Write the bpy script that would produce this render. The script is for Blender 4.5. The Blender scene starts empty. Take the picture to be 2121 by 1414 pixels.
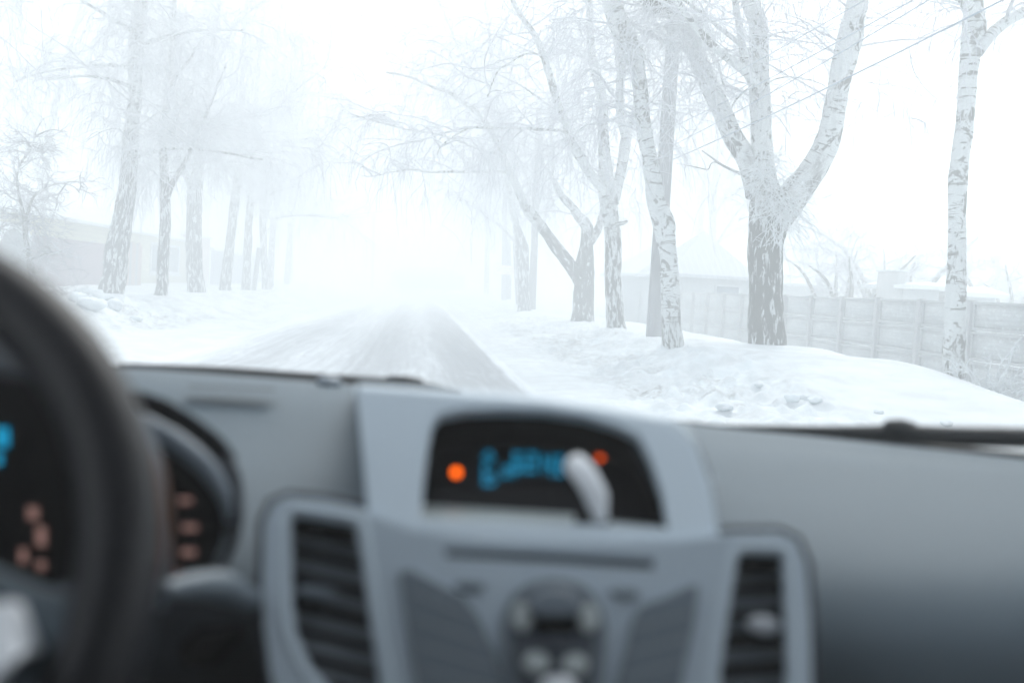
import bpy, math, random
import numpy as np
rng = np.random.default_rng(7)
random.seed(7)
S = bpy.context.scene
R = math.radians
# ------------------------------------------------------------------ camera
FPX = 2357.0; IW, IH = 2121.0, 1414.0
YAW, PITCH, ROLL = R(4.85), R(-2.65), R(3.2)
cf = np.array([math.sin(YAW)*math.cos(PITCH), math.cos(YAW)*math.cos(PITCH), math.sin(PITCH)])
r0 = np.array([math.cos(YAW), -math.sin(YAW), 0.0]); u0 = np.cross(r0, cf)
cr = r0*math.cos(ROLL)+u0*math.sin(ROLL); cu = -r0*math.sin(ROLL)+u0*math.cos(ROLL)
CAM = np.array([0.0, 0.0, 1.35])
cam_d = bpy.data.cameras.new("camera"); cam = bpy.data.objects.new("camera", cam_d)
S.collection.objects.link(cam); S.camera = cam
from mathutils import Matrix, Vector
cam.matrix_world = Matrix([[cr[0], cu[0], -cf[0], CAM[0]], [cr[1], cu[1], -cf[1], CAM[1]], [cr[2], cu[2], -cf[2], CAM[2]], [0, 0, 0, 1]])
cam_d.sensor_width = 36; cam_d.lens = 36*FPX/IW
cam_d.clip_start = 0.05; cam_d.clip_end = 2000
cam_d.dof.use_dof = True; cam_d.dof.focus_distance = 22.0; cam_d.dof.aperture_fstop = 2.75; cam_d.dof.aperture_blades = 0
# ------------------------------------------------------------------ sky, sun, exposure
SUN_EL, SUN_AZ = R(48), R(20)     # azimuth east of the road direction
W = bpy.data.worlds.new("World"); S.world = W; W.use_nodes = True
wn = W.node_tree; bg = wn.nodes["Background"]
sky = wn.nodes.new("ShaderNodeTexSky"); sky.sky_type = 'NISHITA'; sky.sun_disc = False
sky.sun_elevation = SUN_EL; sky.sun_rotation = SUN_AZ; sky.dust_density = 4.0; sky.air_density = 1.0; sky.ozone_density = 1.0
hs = wn.nodes.new("ShaderNodeHueSaturation"); hs.inputs["Saturation"].default_value = 0.42
wn.links.new(sky.outputs[0], hs.inputs["Color"]); wn.links.new(hs.outputs[0], bg.inputs[0]); bg.inputs[1].default_value = 0.12
sd = bpy.data.lights.new("sun", 'SUN'); sd.energy = 1.0; sd.angle = R(35); sd.color = (1.0, 0.99, 0.97)
so = bpy.data.objects.new("sun", sd); S.collection.objects.link(so)
sdir = Vector((math.sin(SUN_AZ)*math.cos(SUN_EL), math.cos(SUN_AZ)*math.cos(SUN_EL), math.sin(SUN_EL)))
so.rotation_euler = sdir.to_track_quat('Z', 'Y').to_euler()
S.view_settings.view_transform = 'Standard'; S.view_settings.look = 'None'; S.view_settings.gamma = 1
S.view_settings.exposure = 1.0
c = S.cycles
c.use_denoising = True
try: c.denoiser = 'OPENIMAGEDENOISE'
except Exception: pass
c.max_bounces = 10; c.diffuse_bounces = 4; c.glossy_bounces = 3; c.volume_bounces = 4; c.transparent_max_bounces = 16
c.sample_clamp_indirect = 8; c.caustics_reflective = False; c.caustics_refractive = False

# ------------------------------------------------------------------ helpers
def ray(px, py): return cf + cr*((px-IW/2)/FPX) + cu*((IH/2-py)/FPX)
def at_y(px, py, y):
    d = ray(px, py); return CAM + d*((y-CAM[1])/d[1])
def at_x(px, py, x):
    d = ray(px, py); return CAM + d*((x-CAM[0])/d[0])

def link(name, me, mat=None, parent=None):
    o = bpy.data.objects.new(name, me); S.collection.objects.link(o)
    if mat is not None: me.materials.append(mat)
    if parent is not None: o.parent = parent
    return o
def mesh(name, V, F, mat=None, parent=None, smooth=True, attrs=None):
    """V (n,3) array, F (m,k) array of equal-sized faces or list of lists"""
    V = np.asarray(V, float); me = bpy.data.meshes.new(name)
    if isinstance(F, np.ndarray):
        m, k = F.shape
        me.vertices.add(len(V)); me.vertices.foreach_set("co", V.astype(np.float32).ravel())
        me.loops.add(m*k); me.loops.foreach_set("vertex_index", F.astype(np.int32).ravel())
        me.polygons.add(m); me.polygons.foreach_set("loop_start", np.arange(0, m*k, k, dtype=np.int32))
        try: me.polygons.foreach_set("loop_total", np.full(m, k, dtype=np.int32))
        except Exception: pass
    else:
        me.from_pydata([tuple(v) for v in V], [], [tuple(f) for f in F])
    if attrs:
        for k_, a in attrs.items():
            at = me.attributes.new(k_, 'FLOAT_VECTOR', 'POINT'); at.data.foreach_set("vector", np.asarray(a, np.float32).ravel())
    me.update(calc_edges=True); me.validate()
    if smooth: me.polygons.foreach_set("use_smooth", np.ones(len(me.polygons), dtype=bool))
    return link(name, me, mat, parent)
def tag(o, label=None, cat=None, group=None, kind=None):
    if label: o["label"] = label
    if cat: o["category"] = cat
    if group: o["group"] = group
    if kind: o["kind"] = kind
    return o
def empty(name, loc, label, cat, group=None):
    o = bpy.data.objects.new(name, None); S.collection.objects.link(o); o.location = loc
    o.empty_display_size = .1
    bpy.context.view_layer.update()
    return tag(o, label, cat, group)
def put(o, root):
    """parent a mesh that was made in world coordinates"""
    o.parent = root; o.matrix_parent_inverse = root.matrix_world.inverted() if False else Matrix.Translation(-Vector(root.location))
    return o
def catmull(P, n):
    P = np.asarray(P, float); m = len(P)
    if m < 3:
        t = np.linspace(0, 1, n)[:, None]; return P[0]*(1-t)+P[-1]*t
    E = np.vstack([2*P[0]-P[1], P, 2*P[-1]-P[-2]])
    out = []
    for s in np.linspace(0, m-1-1e-9, n):
        i = int(s); t = s-i; a, b, c_, d = E[i], E[i+1], E[i+2], E[i+3]
        out.append(.5*((2*b)+(-a+c_)*t+(2*a-5*b+4*c_-d)*t*t+(-a+3*b-3*c_+d)*t**3))
    return np.array(out)
def hash2(ix, iy, seed):
    h = (ix.astype(np.int64)*374761393+iy.astype(np.int64)*668265263+seed*982451653) & 0xffffffff
    h = ((h ^ (h >> 13))*1274126177) & 0xffffffff
    return ((h ^ (h >> 16)) & 0xffff)/65535.0
def noise2(x, y, seed=0):
    ix = np.floor(x); iy = np.floor(y); fx = x-ix; fy = y-iy
    fx = fx*fx*(3-2*fx); fy = fy*fy*(3-2*fy); ix = ix.astype(np.int64); iy = iy.astype(np.int64)
    a = hash2(ix, iy, seed); b = hash2(ix+1, iy, seed); c_ = hash2(ix, iy+1, seed); d = hash2(ix+1, iy+1, seed)
    return (a*(1-fx)+b*fx)*(1-fy)+(c_*(1-fx)+d*fx)*fy-.5
def fbm(x, y, o=4, seed=0):
    v = 0; a = 1.
    for i in range(o): v = v+a*noise2(x*2**i+i*7.3, y*2**i+i*3.1, seed+i); a *= .5
    return v
def sstep(a, b, x):
    t = np.clip((x-a)/(b-a), 0, 1); return t*t*(3-2*t)

# ------------------------------------------------------------------ materials
def mat(name, col, rough=.6, spec=.5, metal=0):
    m = bpy.data.materials.new(name); m.use_nodes = True
    b = m.node_tree.nodes["Principled BSDF"]
    b.inputs["Base Color"].default_value = (*col, 1); b.inputs["Roughness"].default_value = rough
    b.inputs["Specular IOR Level"].default_value = spec; b.inputs["Metallic"].default_value = metal
    return m
def nd(m, t, **kw):
    n = m.node_tree.nodes.new(t)
    for k, v in kw.items():
        if k in n.inputs: n.inputs[k].default_value = v
        else: setattr(n, k, v)
    return n
def lk(m, a, b): m.node_tree.links.new(a, b)
def mottled(name, c1, c2, scale=8, rough=.7, bump=.0, detail=6, vec=None, spec=.4, bscale=None, stretch=(1, 1, 1)):
    m = mat(name, c1, rough, spec); b = m.node_tree.nodes["Principled BSDF"]
    tc = nd(m, "ShaderNodeTexCoord"); mp = nd(m, "ShaderNodeMapping"); mp.inputs["Scale"].default_value = stretch
    lk(m, tc.outputs["Object"], mp.inputs[0])
    n = nd(m, "ShaderNodeTexNoise", Scale=scale, Detail=detail, Roughness=.6); lk(m, mp.outputs[0], n.inputs["Vector"])
    r = nd(m, "ShaderNodeValToRGB"); r.color_ramp.elements[0].position = .35; r.color_ramp.elements[1].position = .65
    r.color_ramp.elements[0].color = (*c1, 1); r.color_ramp.elements[1].color = (*c2, 1)
    lk(m, n.outputs["Fac"], r.inputs[0]); lk(m, r.outputs[0], b.inputs["Base Color"])
    if bump:
        n2 = nd(m, "ShaderNodeTexNoise", Scale=bscale or scale*3, Detail=5); lk(m, mp.outputs[0], n2.inputs["Vector"])
        bp = nd(m, "ShaderNodeBump", Strength=bump, Distance=.02); lk(m, n2.outputs["Fac"], bp.inputs["Height"]); lk(m, bp.outputs[0], b.inputs["Normal"])
    return m
def snow_mat(name, c1=(.80, .85, .88), c2=(.66, .69, .71), bump=.25):
    return mottled(name, c1, c1 if c2 is None else c2, 1.6, .75, bump, 8, bscale=14, spec=.25)
def bark_mat(name, dark_h=1.8, blend=1.2, dark=(.055, .055, .052), white=(.74, .76, .76), fleck=.53, marks=.60, patch=.56):
    """birch bark: attribute bark=(cos*r, sin*r, length along stem), attribute hgt.x = metres above the root"""
    m = mat(name, white, .85, .2); b = m.node_tree.nodes["Principled BSDF"]
    A = nd(m, "ShaderNodeAttribute", attribute_name="bark"); Hh = nd(m, "ShaderNodeAttribute", attribute_name="hgt")
    def noise(scale3, det, rough=.55, dist=0):
        mp = nd(m, "ShaderNodeMapping"); mp.inputs["Scale"].default_value = scale3; lk(m, A.outputs["Vector"], mp.inputs[0])
        n = nd(m, "ShaderNodeTexNoise", Scale=1, Detail=det, Roughness=rough, Distortion=dist); lk(m, mp.outputs[0], n.inputs["Vector"]); return n.outputs["Fac"]
    def thr(src, a, w=.03):
        r = nd(m, "ShaderNodeMapRange"); r.inputs["From Min"].default_value = a-w; r.inputs["From Max"].default_value = a+w
        lk(m, src, r.inputs["Value"]); return r.outputs["Result"]
    def mix(f, a, c_):
        x = nd(m, "ShaderNodeMix", data_type='RGBA')
        if isinstance(f, float): x.inputs["Factor"].default_value = f
        else: lk(m, f, x.inputs["Factor"])
        for v, i in ((a, 6), (c_, 7)):
            if isinstance(v, tuple): x.inputs[i].default_value = (*v, 1)
            else: lk(m, v, x.inputs[i])
        return x.outputs[2]
    # lower rugged bark with upright pale flecks
    f1 = thr(noise((16, 16, 3.2), 6, .65, .6), fleck)
    fine = noise((60, 60, 14), 4)
    darkc = mix(fine, dark, tuple(v*2.6 for v in dark))
    low = mix(f1, darkc, tuple(v*.85 for v in white))
    # upper bark with lying dark marks and patches
    f2 = thr(noise((2.6, 2.6, 13), 6, .62, .9), marks, .02)
    big = nd(m, "ShaderNodeMapRange"); big.inputs["From Min"].default_value = .35; big.inputs["From Max"].default_value = .65; big.inputs["To Min"].default_value = -.10; big.inputs["To Max"].default_value = .075
    lk(m, noise((1.1, 1.1, 1.3), 2), big.inputs["Value"]); ad = nd(m, "ShaderNodeMath", operation='ADD'); lk(m, noise((4.2, 4.2, 3.4), 8, .70, 1.4), ad.inputs[0]); lk(m, big.outputs[0], ad.inputs[1])
    f3 = thr(ad.outputs[0], patch, .025)
    whc = mix(noise((9, 9, 30), 3), white, tuple(v*.82 for v in white))
    mx = nd(m, "ShaderNodeMath", operation='MAXIMUM'); lk(m, f2, mx.inputs[0]); lk(m, f3, mx.inputs[1])
    up = mix(mx.outputs[0], whc, tuple(v*2.2 for v in dark))
    # where one turns into the other
    sep = nd(m, "ShaderNodeSeparateXYZ"); lk(m, Hh.outputs["Vector"], sep.inputs[0])
    nn = nd(m, "ShaderNodeMath", operation='MULTIPLY_ADD'); lk(m, noise((5, 5, 1.6), 5, .6), nn.inputs[0]); nn.inputs[1].default_value = blend*2.2; lk(m, sep.outputs[0], nn.inputs[2])
    g = nd(m, "ShaderNodeMapRange"); g.inputs["From Min"].default_value = dark_h+blend*1.1-blend*.25; g.inputs["From Max"].default_value = dark_h+blend*1.1+blend*.25
    lk(m, nn.outputs[0], g.inputs["Value"])
    lk(m, mix(g.outputs["Result"], low, up), b.inputs["Base Color"])
    bp = nd(m, "ShaderNodeBump", Strength=.7, Distance=.03); lk(m, noise((22, 22, 5), 6, .7), bp.inputs["Height"]); lk(m, bp.outputs[0], b.inputs["Normal"])
    return m
M = {}
M["snow"] = snow_mat("snow")
m = M["snow"]; b = m.node_tree.nodes["Principled BSDF"]; src = b.inputs["Base Color"].links[0].from_socket
da = nd(m, "ShaderNodeAttribute", attribute_name="dirt"); dn = nd(m, "ShaderNodeTexNoise", Scale=9, Detail=6, Roughness=.7); dt = nd(m, "ShaderNodeTexCoord"); lk(m, dt.outputs["Object"], dn.inputs["Vector"])
dr = nd(m, "ShaderNodeMapRange"); dr.inputs["From Min"].default_value = .44; dr.inputs["From Max"].default_value = .66; lk(m, dn.outputs["Fac"], dr.inputs["Value"])
dm = nd(m, "ShaderNodeMath", operation='MULTIPLY'); lk(m, dr.outputs[0], dm.inputs[0]); lk(m, da.outputs["Fac"], dm.inputs[1])
dx = nd(m, "ShaderNodeMix", data_type='RGBA'); lk(m, dm.outputs[0], dx.inputs["Factor"]); lk(m, src, dx.inputs[6]); dx.inputs[7].default_value = (.26, .26, .25, 1); lk(m, dx.outputs[2], b.inputs["Base Color"])
M["snow_roof"] = mat("snow_cover", (.82, .86, .88), .8, .2)
M["bark_dark"] = bark_mat("bark_rugged", 3.0, 2.2, fleck=.58, marks=.62, patch=.565)
M["bark"] = bark_mat("bark_birch", 3.0, 2.2, fleck=.51)
M["bark_white"] = bark_mat("bark_pale", .55, .8, dark=(.10, .10, .095), fleck=.47, marks=.58, patch=.565)
M["bark_far"] = bark_mat("bark_frosted", 4.2, 2.6, dark=(.07, .07, .075), fleck=.54, patch=.55)
M["twig"] = mottled("frosted_twig", (.60, .61, .65), (.80, .81, .84), 3, .85)
M["twig_dark"] = mottled("bare_twig", (.16, .17, .19), (.60, .61, .66), 2.2, .85)
M["concrete"] = mottled("concrete", (.48, .49, .50), (.56, .57, .58), 5, .9, .3)
M["pole"] = mottled("pole_concrete", (.22, .225, .24), (.33, .335, .35), 3, .9, .2, stretch=(1, 1, .25))

# ------------------------------------------------------------------ terrain
RL, RR = -3.85, 1.52
def road_c(y): return -0.0016*np.maximum(0, y-62)**2
def gz(y): return .9*sstep(45, 190, y)
def terrain(x, y):
    x0 = x; x = x-road_c(y)
    z = np.zeros_like(x)+gz(y)
    # --- right: packed verge, lumpy berm, smooth bank, dip in front of the fence
    berm = sstep(2.5, 3.9, x)
    z = z+.05*sstep(1.52, 2.2, x)+.12*berm
    crest = .36+.10*noise2(y*.16+3, x*0+.5, 5)+.06*noise2(y*.5, x*.4, 6)
    crest = crest-.30*sstep(14.6, 11.5, y)
    crest = crest+.16*np.exp(-((y-20.6)/1.6)**2)+.17*np.exp(-((y-17.0)/2.0)**2)
    z = z+(crest-.12)*sstep(3.4, 5.4, x)
    z = z-crest*sstep(7.3, 8.9, x)*sstep(60, 40, y)
    # --- left
    xl = -x
    z = z+.05*sstep(3.6, 4.4, xl)+(.46+.10*noise2(y*.25, x*.3, 9))*sstep(5.3, 7.6, xl)
    # texture
    lump_r = sstep(2.2, 3.0, x)*sstep(6.0, 4.2, x)
    lump_l = sstep(5.0, 5.9, xl)*sstep(8.8, 7.0, xl)
    n1 = fbm(x*3.2, y*2.6, 4, 20); sp_ = lambda v: .5*(v+np.sqrt(v*v+.012)); n2 = sp_(fbm(x*5, y*4.4, 2, 30)+.06)+.35*sp_(fbm(x*10, y*8, 2, 31))-.06
    amp = .65+.7*np.maximum(0, noise2(y*.22, x*.5, 44)+.35)
    z = z+(lump_r*(.10*n1+.19*n2)+lump_l*(.12*n1+.20*n2))*amp*sstep(80, 30, y)
    z = z+.03*fbm(x*.9, y*.8, 3, 60)*sstep(3.0, 5.0, np.abs(x))
    # wheel ruts in the verge
    verge = sstep(1.5, 1.8, x)*sstep(3.2, 2.6, x)+sstep(3.7, 4.1, xl)*sstep(5.8, 5.0, xl)
    z = z+verge*(.018*noise2(x*9, y*.25, 70)+.012*fbm(x*6, y*1.5, 2, 71))
    return z
def spaced(a, b, f):
    out = [a]
    while out[-1] < b: out.append(out[-1]+f(out[-1]))
    return np.array(out)
xs = np.concatenate([-spaced(9.5, 132, lambda v: .12+.12*(v-9.5))[::-1], np.arange(-9.4, -5, .06), np.arange(-5, 2.2, .10), np.arange(2.2, 7.4, .035), spaced(7.4, 132, lambda v: .07+.06*(v-7.4))])
xs = np.unique(np.round(xs, 4))
ys = np.concatenate([np.arange(-40, 7, 2.0), spaced(7.2, 262, lambda v: .018+.0030*v if v < 30 else .11+.02*(v-30))])
X, Y = np.meshgrid(xs, ys)
Z = terrain(X, Y)
inroad = (X-road_c(Y) > RL+.05) & (X-road_c(Y) < RR-.02)
Z = np.where(inroad, gz(Y)-.02, Z)
def grid_faces(nr, nc):
    i = np.arange(nr*nc).reshape(nr, nc)
    return np.stack([i[:-1, :-1], i[:-1, 1:], i[1:, 1:], i[1:, :-1]], -1).reshape(-1, 4)
Xr = X-road_c(Y)
dirt = (sstep(2.3, 3.0, Xr)*sstep(5.6, 4.2, Xr)+sstep(5.0, 5.8, -Xr)*sstep(8.8, 7.0, -Xr))*np.clip(.25+1.6*fbm(X*1.1, Y*.7, 3, 91), 0, 1)+.5*(sstep(1.3, 1.6, Xr)*sstep(2.5, 1.9, Xr))*np.clip(.2+fbm(X*5, Y*.3, 2, 92), 0, 1)
ground = mesh("ground", np.stack([X, Y, Z], -1).reshape(-1, 3), grid_faces(*X.shape), M["snow"], attrs={"dirt": np.stack([dirt, dirt, dirt], -1).reshape(-1, 3)})
tag(ground, "snow covered ground with ploughed lumpy verges and smooth snow banks", None, None, "structure")
def ht(x, y): return float(terrain(np.array([float(x)]), np.array([float(y)]))[0])

# road: icy asphalt with blown snow, streaked along the wheel tracks
m = mat("icy_road", (.3, .3, .33), .55, .4); b = m.node_tree.nodes["Principled BSDF"]
tc = nd(m, "ShaderNodeAttribute", attribute_name="rc")
def rn(scale, det, ro=.6, loc=(0, 0, 0)):
    mp = nd(m, "ShaderNodeMapping"); mp.inputs["Scale"].default_value = scale; mp.inputs["Location"].default_value = loc; lk(m, tc.outputs["Vector"], mp.inputs[0])
    n = nd(m, "ShaderNodeTexNoise", Scale=1, Detail=det, Roughness=ro); lk(m, mp.outputs[0], n.inputs["Vector"]); return n.outputs["Fac"]
def mr(src, a, b_, lo=0., hi=1.):
    r = nd(m, "ShaderNodeMapRange"); r.inputs["From Min"].default_value = a; r.inputs["From Max"].default_value = b_
    r.inputs["To Min"].default_value = lo; r.inputs["To Max"].default_value = hi; lk(m, src, r.inputs["Value"]); return r.outputs["Result"]
def math2(op, a, c_):
    n = nd(m, "ShaderNodeMath", operation=op)
    for i, v in enumerate((a, c_)):
        if isinstance(v, (int, float)): n.inputs[i].default_value = v
        else: lk(m, v, n.inputs[i])
    return n.outputs[0]
sx = nd(m, "ShaderNodeSeparateXYZ"); lk(m, tc.outputs["Vector"], sx.inputs[0])
ramp = nd(m, "ShaderNodeValToRGB"); cr_ = ramp.color_ramp
for e in list(cr_.elements)[1:]: cr_.elements.remove(e)
prof = [(-3.6, .9), (-3.3, .7), (-2.9, .45), (-2.4, .30), (-1.9, .55), (-1.2, .45), (-.9, .16), (-.5, .12), (-.1, .36), (.25, .42), (.55, .12), (1.0, .04), (1.35, .10), (1.5, .9)]
for i, (xx, v) in enumerate(prof):
    t = (xx+3.6)/5.12
    e = cr_.elements[0] if i == 0 else cr_.elements.new(min(t, 1)); e.position = min(t, 1); e.color = (v, v, v, 1)
wob = math2('ADD', sx.outputs[0], mr(rn((.8, .12, 1), 2), 0, 1, -.12, .12))
lk(m, mr(wob, -3.6, 1.52), ramp.inputs[0])
streak = rn((9, .22, 1), 5, .65); patch = rn((2.2, .55, 1), 6, .7, (5, 3, 0)); fine = rn((14, 3, 1), 5, .7)
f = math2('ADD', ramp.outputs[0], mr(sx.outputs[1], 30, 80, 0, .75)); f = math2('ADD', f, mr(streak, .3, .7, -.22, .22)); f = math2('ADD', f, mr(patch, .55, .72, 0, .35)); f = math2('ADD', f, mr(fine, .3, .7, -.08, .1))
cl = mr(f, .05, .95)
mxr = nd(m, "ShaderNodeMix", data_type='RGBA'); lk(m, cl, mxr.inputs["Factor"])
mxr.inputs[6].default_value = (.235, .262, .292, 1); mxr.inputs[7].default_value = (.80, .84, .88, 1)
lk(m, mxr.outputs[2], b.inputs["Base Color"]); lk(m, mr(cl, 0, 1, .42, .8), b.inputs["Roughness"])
M["road"] = m
rx = np.linspace(RL-.05, RR+.12, 40); ry = np.concatenate([np.arange(-40, 8, 2.), spaced(8, 260, lambda v: .25+.01*v)])
RX, RY = np.meshgrid(rx, ry)
edge = .05*noise2(RY*1.3, RX*0, 81)+.025*noise2(RY*5, RX*0, 82)
rzz = gz(RY)+.004+.006*noise2(RX*2, RY*.1, 88)
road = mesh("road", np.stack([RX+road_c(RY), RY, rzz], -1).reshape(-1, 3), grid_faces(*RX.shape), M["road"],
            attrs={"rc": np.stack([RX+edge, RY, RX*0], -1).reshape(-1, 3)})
tag(road, "icy grey road with streaks of blown snow along the wheel tracks", None, None, "structure")

# loose lumps thrown up by the plough
def lump_mesh(name, x, y, s, flat=.7, material=None):
    import bmesh
    bm = bmesh.new(); bmesh.ops.create_icosphere(bm, subdivisions=3, radius=1)
    sx_, sy_, sz_ = s*random.uniform(.8, 1.4), s*random.uniform(.8, 1.3), s*flat*random.uniform(.7, 1.1)
    o_ = np.array([random.uniform(0, 50) for _ in range(3)])
    from mathutils import noise as mn
    for v in bm.verts:
        k = 1+.38*mn.noise(v.co*1.3+Vector(o_))+.16*mn.noise(v.co*3.1+Vector(o_)); v.co = Vector((v.co.x*sx_*k, v.co.y*sy_*k, v.co.z*sz_*k))
    me = bpy.data.meshes.new(name); bm.to_mesh(me); bm.free(); me.polygons.foreach_set("use_smooth", np.ones(len(me.polygons), dtype=bool))
    o = link(name, me, material or M["snow"]); o.location = (x, y, ht(x, y)+sz_*.35); o.rotation_euler = (0, 0, random.uniform(0, 6)); return o

# ------------------------------------------------------------------ trees
def tube(path, rad, sides=14, rough=0., seed=0, v0=0.):
    """path (k,3), rad (k,) -> V, F, bark attribute"""
    path = np.asarray(path, float); k = len(path); t = np.gradient(path, axis=0); t /= np.linalg.norm(t, axis=1)[:, None]+1e-9
    ref = np.array([0, 1.0, 0.02]); n1 = np.cross(t, ref)
    n1 /= np.linalg.norm(n1, axis=1)[:, None]+1e-9; n2 = np.cross(t, n1)
    a = np.linspace(0, 2*np.pi, sides, endpoint=False); L = v0+np.concatenate([[0], np.cumsum(np.linalg.norm(np.diff(path, axis=0), axis=1))])
    rr = np.asarray(rad)[:, None]*np.ones(sides)
    if rough:
        A_, L_ = np.meshgrid(a, L)
        bmp = fbm(np.cos(A_)*1.6+9, L_*1.8+np.sin(A_)*1.6, 4, seed)
        knob = np.maximum(0, noise2(np.cos(A_)*1.5+L_*2.3, np.sin(A_)*1.5-L_*1.1, seed+5)-.28)*1.6
        rr = rr*(1+rough*(bmp+knob))
    V = path[:, None, :]+rr[..., None]*(np.cos(a)[None, :, None]*n1[:, None, :]+np.sin(a)[None, :, None]*n2[:, None, :])
    i = np.arange(k*sides).reshape(k, sides); j = np.roll(i, -1, axis=1)
    F = np.stack([i[:-1], j[:-1], j[1:], i[1:]], -1).reshape(-1, 4)
    rm = float(np.mean(rad))
    B = np.stack([np.cos(a)[None]*rm*np.ones((k, 1)), np.sin(a)[None]*rm*np.ones((k, 1)), L[:, None]*np.ones(sides)], -1)
    return V.reshape(-1, 3), F, B.reshape(-1, 3)
def tubes3(P, Rr):
    """P (n,k,3), Rr (n,k) thin three-sided twigs"""
    n, k, _ = P.shape; t = np.gradient(P, axis=1); t /= np.linalg.norm(t, axis=2)[..., None]+1e-9
    ref = rng.normal(size=(n, 1, 3)); ref[..., 2] *= .15
    n1 = np.cross(t, ref); n1 /= np.linalg.norm(n1, axis=2)[..., None]+1e-9; n2 = np.cross(t, n1)
    a = np.array([0, 2.094, 4.189])
    V = P[:, :, None, :]+Rr[:, :, None, None]*(np.cos(a)[None, None, :, None]*n1[:, :, None, :]+np.sin(a)[None, None, :, None]*n2[:, :, None, :])
    i = np.arange(n*k*3).reshape(n, k, 3); j = np.roll(i, -1, axis=2)
    F = np.stack([i[:, :-1], j[:, :-1], j[:, 1:], i[:, 1:]], -1).reshape(-1, 4)
    return V.reshape(-1, 3), F
def grow(P0, D0, L, k, droop, jit):
    n = len(P0); P = np.zeros((n, k, 3)); P[:, 0] = P0; D = D0/np.linalg.norm(D0, axis=1)[:, None]
    st = (L/(k-1))[:, None]
    for i in range(1, k):
        P[:, i] = P[:, i-1]+D*st
        D = D+rng.normal(size=(n, 3))*jit; D[:, 2] -= droop*(i/k+.3); D /= np.linalg.norm(D, axis=1)[:, None]
    return P
def pick(P, n, lo=.15, hi=1.):
    """random points on twigs P (m,k,3) with their directions"""
    m_, k, _ = P.shape; a = rng.integers(0, m_, n); s = rng.uniform(lo, hi, n)*(k-1.001); i = s.astype(int); f_ = (s-i)[:, None]
    p = P[a, i]*(1-f_)+P[a, np.minimum(i+1, k-1)]*f_; d = P[a, np.minimum(i+1, k-1)]-P[a, i]
    return p, d/(np.linalg.norm(d, axis=1)[:, None]+1e-9)
def join(parts):
    Vs, Fs, o = [], [], 0
    for V, F in parts: Vs.append(V); Fs.append(F+o); o += len(V)
    return np.vstack(Vs), np.vstack(Fs)
K3, K4, KT = .26, .12, .9
def crown(limbs, n2_, n3, n4, l2=(1.2, 3.2), l4=(.5, 1.7), thick=1., up=.35, droop=.22, side=None, hang=True, l3=(.4, 1.3)):
    """limbs: list of (k,3) world paths to carry branches. Branch, branchlet, hanging strand."""
    n2_, n3, n4, thick = int(n2_*1.05), int(n3*K3), int(n4*K4), thick*KT
    Ls = [catmull(p, 40) for p in limbs]; w = np.array([np.linalg.norm(np.diff(p, axis=0), axis=1).sum() for p in Ls]); w /= w.sum()
    a = rng.choice(len(Ls), n2_, p=w); idx = (rng.uniform(.12, 1, n2_)**.8*38.9).astype(int)
    P0 = np.array([Ls[i][j] for i, j in zip(a, idx)]); th = rng.uniform(0, 2*np.pi, n2_)
    D0 = np.stack([np.cos(th), np.sin(th), rng.normal(up, .35, n2_)], -1)
    if side is not None: D0 = D0+np.array(side)*rng.uniform(0, 1, n2_)[:, None]
    B2 = grow(P0, D0, rng.uniform(*l2, n2_), 12, droop*.35, .13)
    p, d = pick(B2, n3, .15); D = d+rng.normal(size=(n3, 3))*.65
    B3 = grow(p, D, rng.uniform(*l3, n3), 8, droop*.8, .17)
    p, d = pick(np.concatenate([B3]), n4, .1)
    if hang: D = d*.6+rng.normal(size=(n4, 3))*.5+np.array([0, 0, -.25])
    else: D = d*.8+rng.normal(size=(n4, 3))*.6
    B4 = grow(p, D, rng.uniform(*l4, n4)*rng.uniform(.4, 1, n4), 8, droop*2.0 if hang else .02, .10)
    T = thick
    return join([tubes3(B2, np.linspace(.020, .006, 12)[None]*T*np.ones((n2_, 1))*rng.uniform(.5, 1., (n2_, 1))*(1+1.3*(rng.uniform(size=(n2_, 1)) < .30))),
                 tubes3(B3, np.linspace(.013, .007, 8)[None]*T*np.ones((n3, 1))),
                 tubes3(B4, np.linspace(.0082, .005, 8)[None]*T*np.ones((n4, 1)))])
def px_path(pts, y, dy=0.):
    """pts (px,py,width px); limb whose depth drifts by dy metres"""
    out = []; rad = []
    for i, p in enumerate(pts):
        yy = y+dy*i/max(1, len(pts)-1); q = at_y(p[0], p[1], yy)
        out.append(q); rad.append(.5*p[2]*np.linalg.norm(q-CAM)/FPX*.97)
    return np.array(out), np.array(rad)
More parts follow.
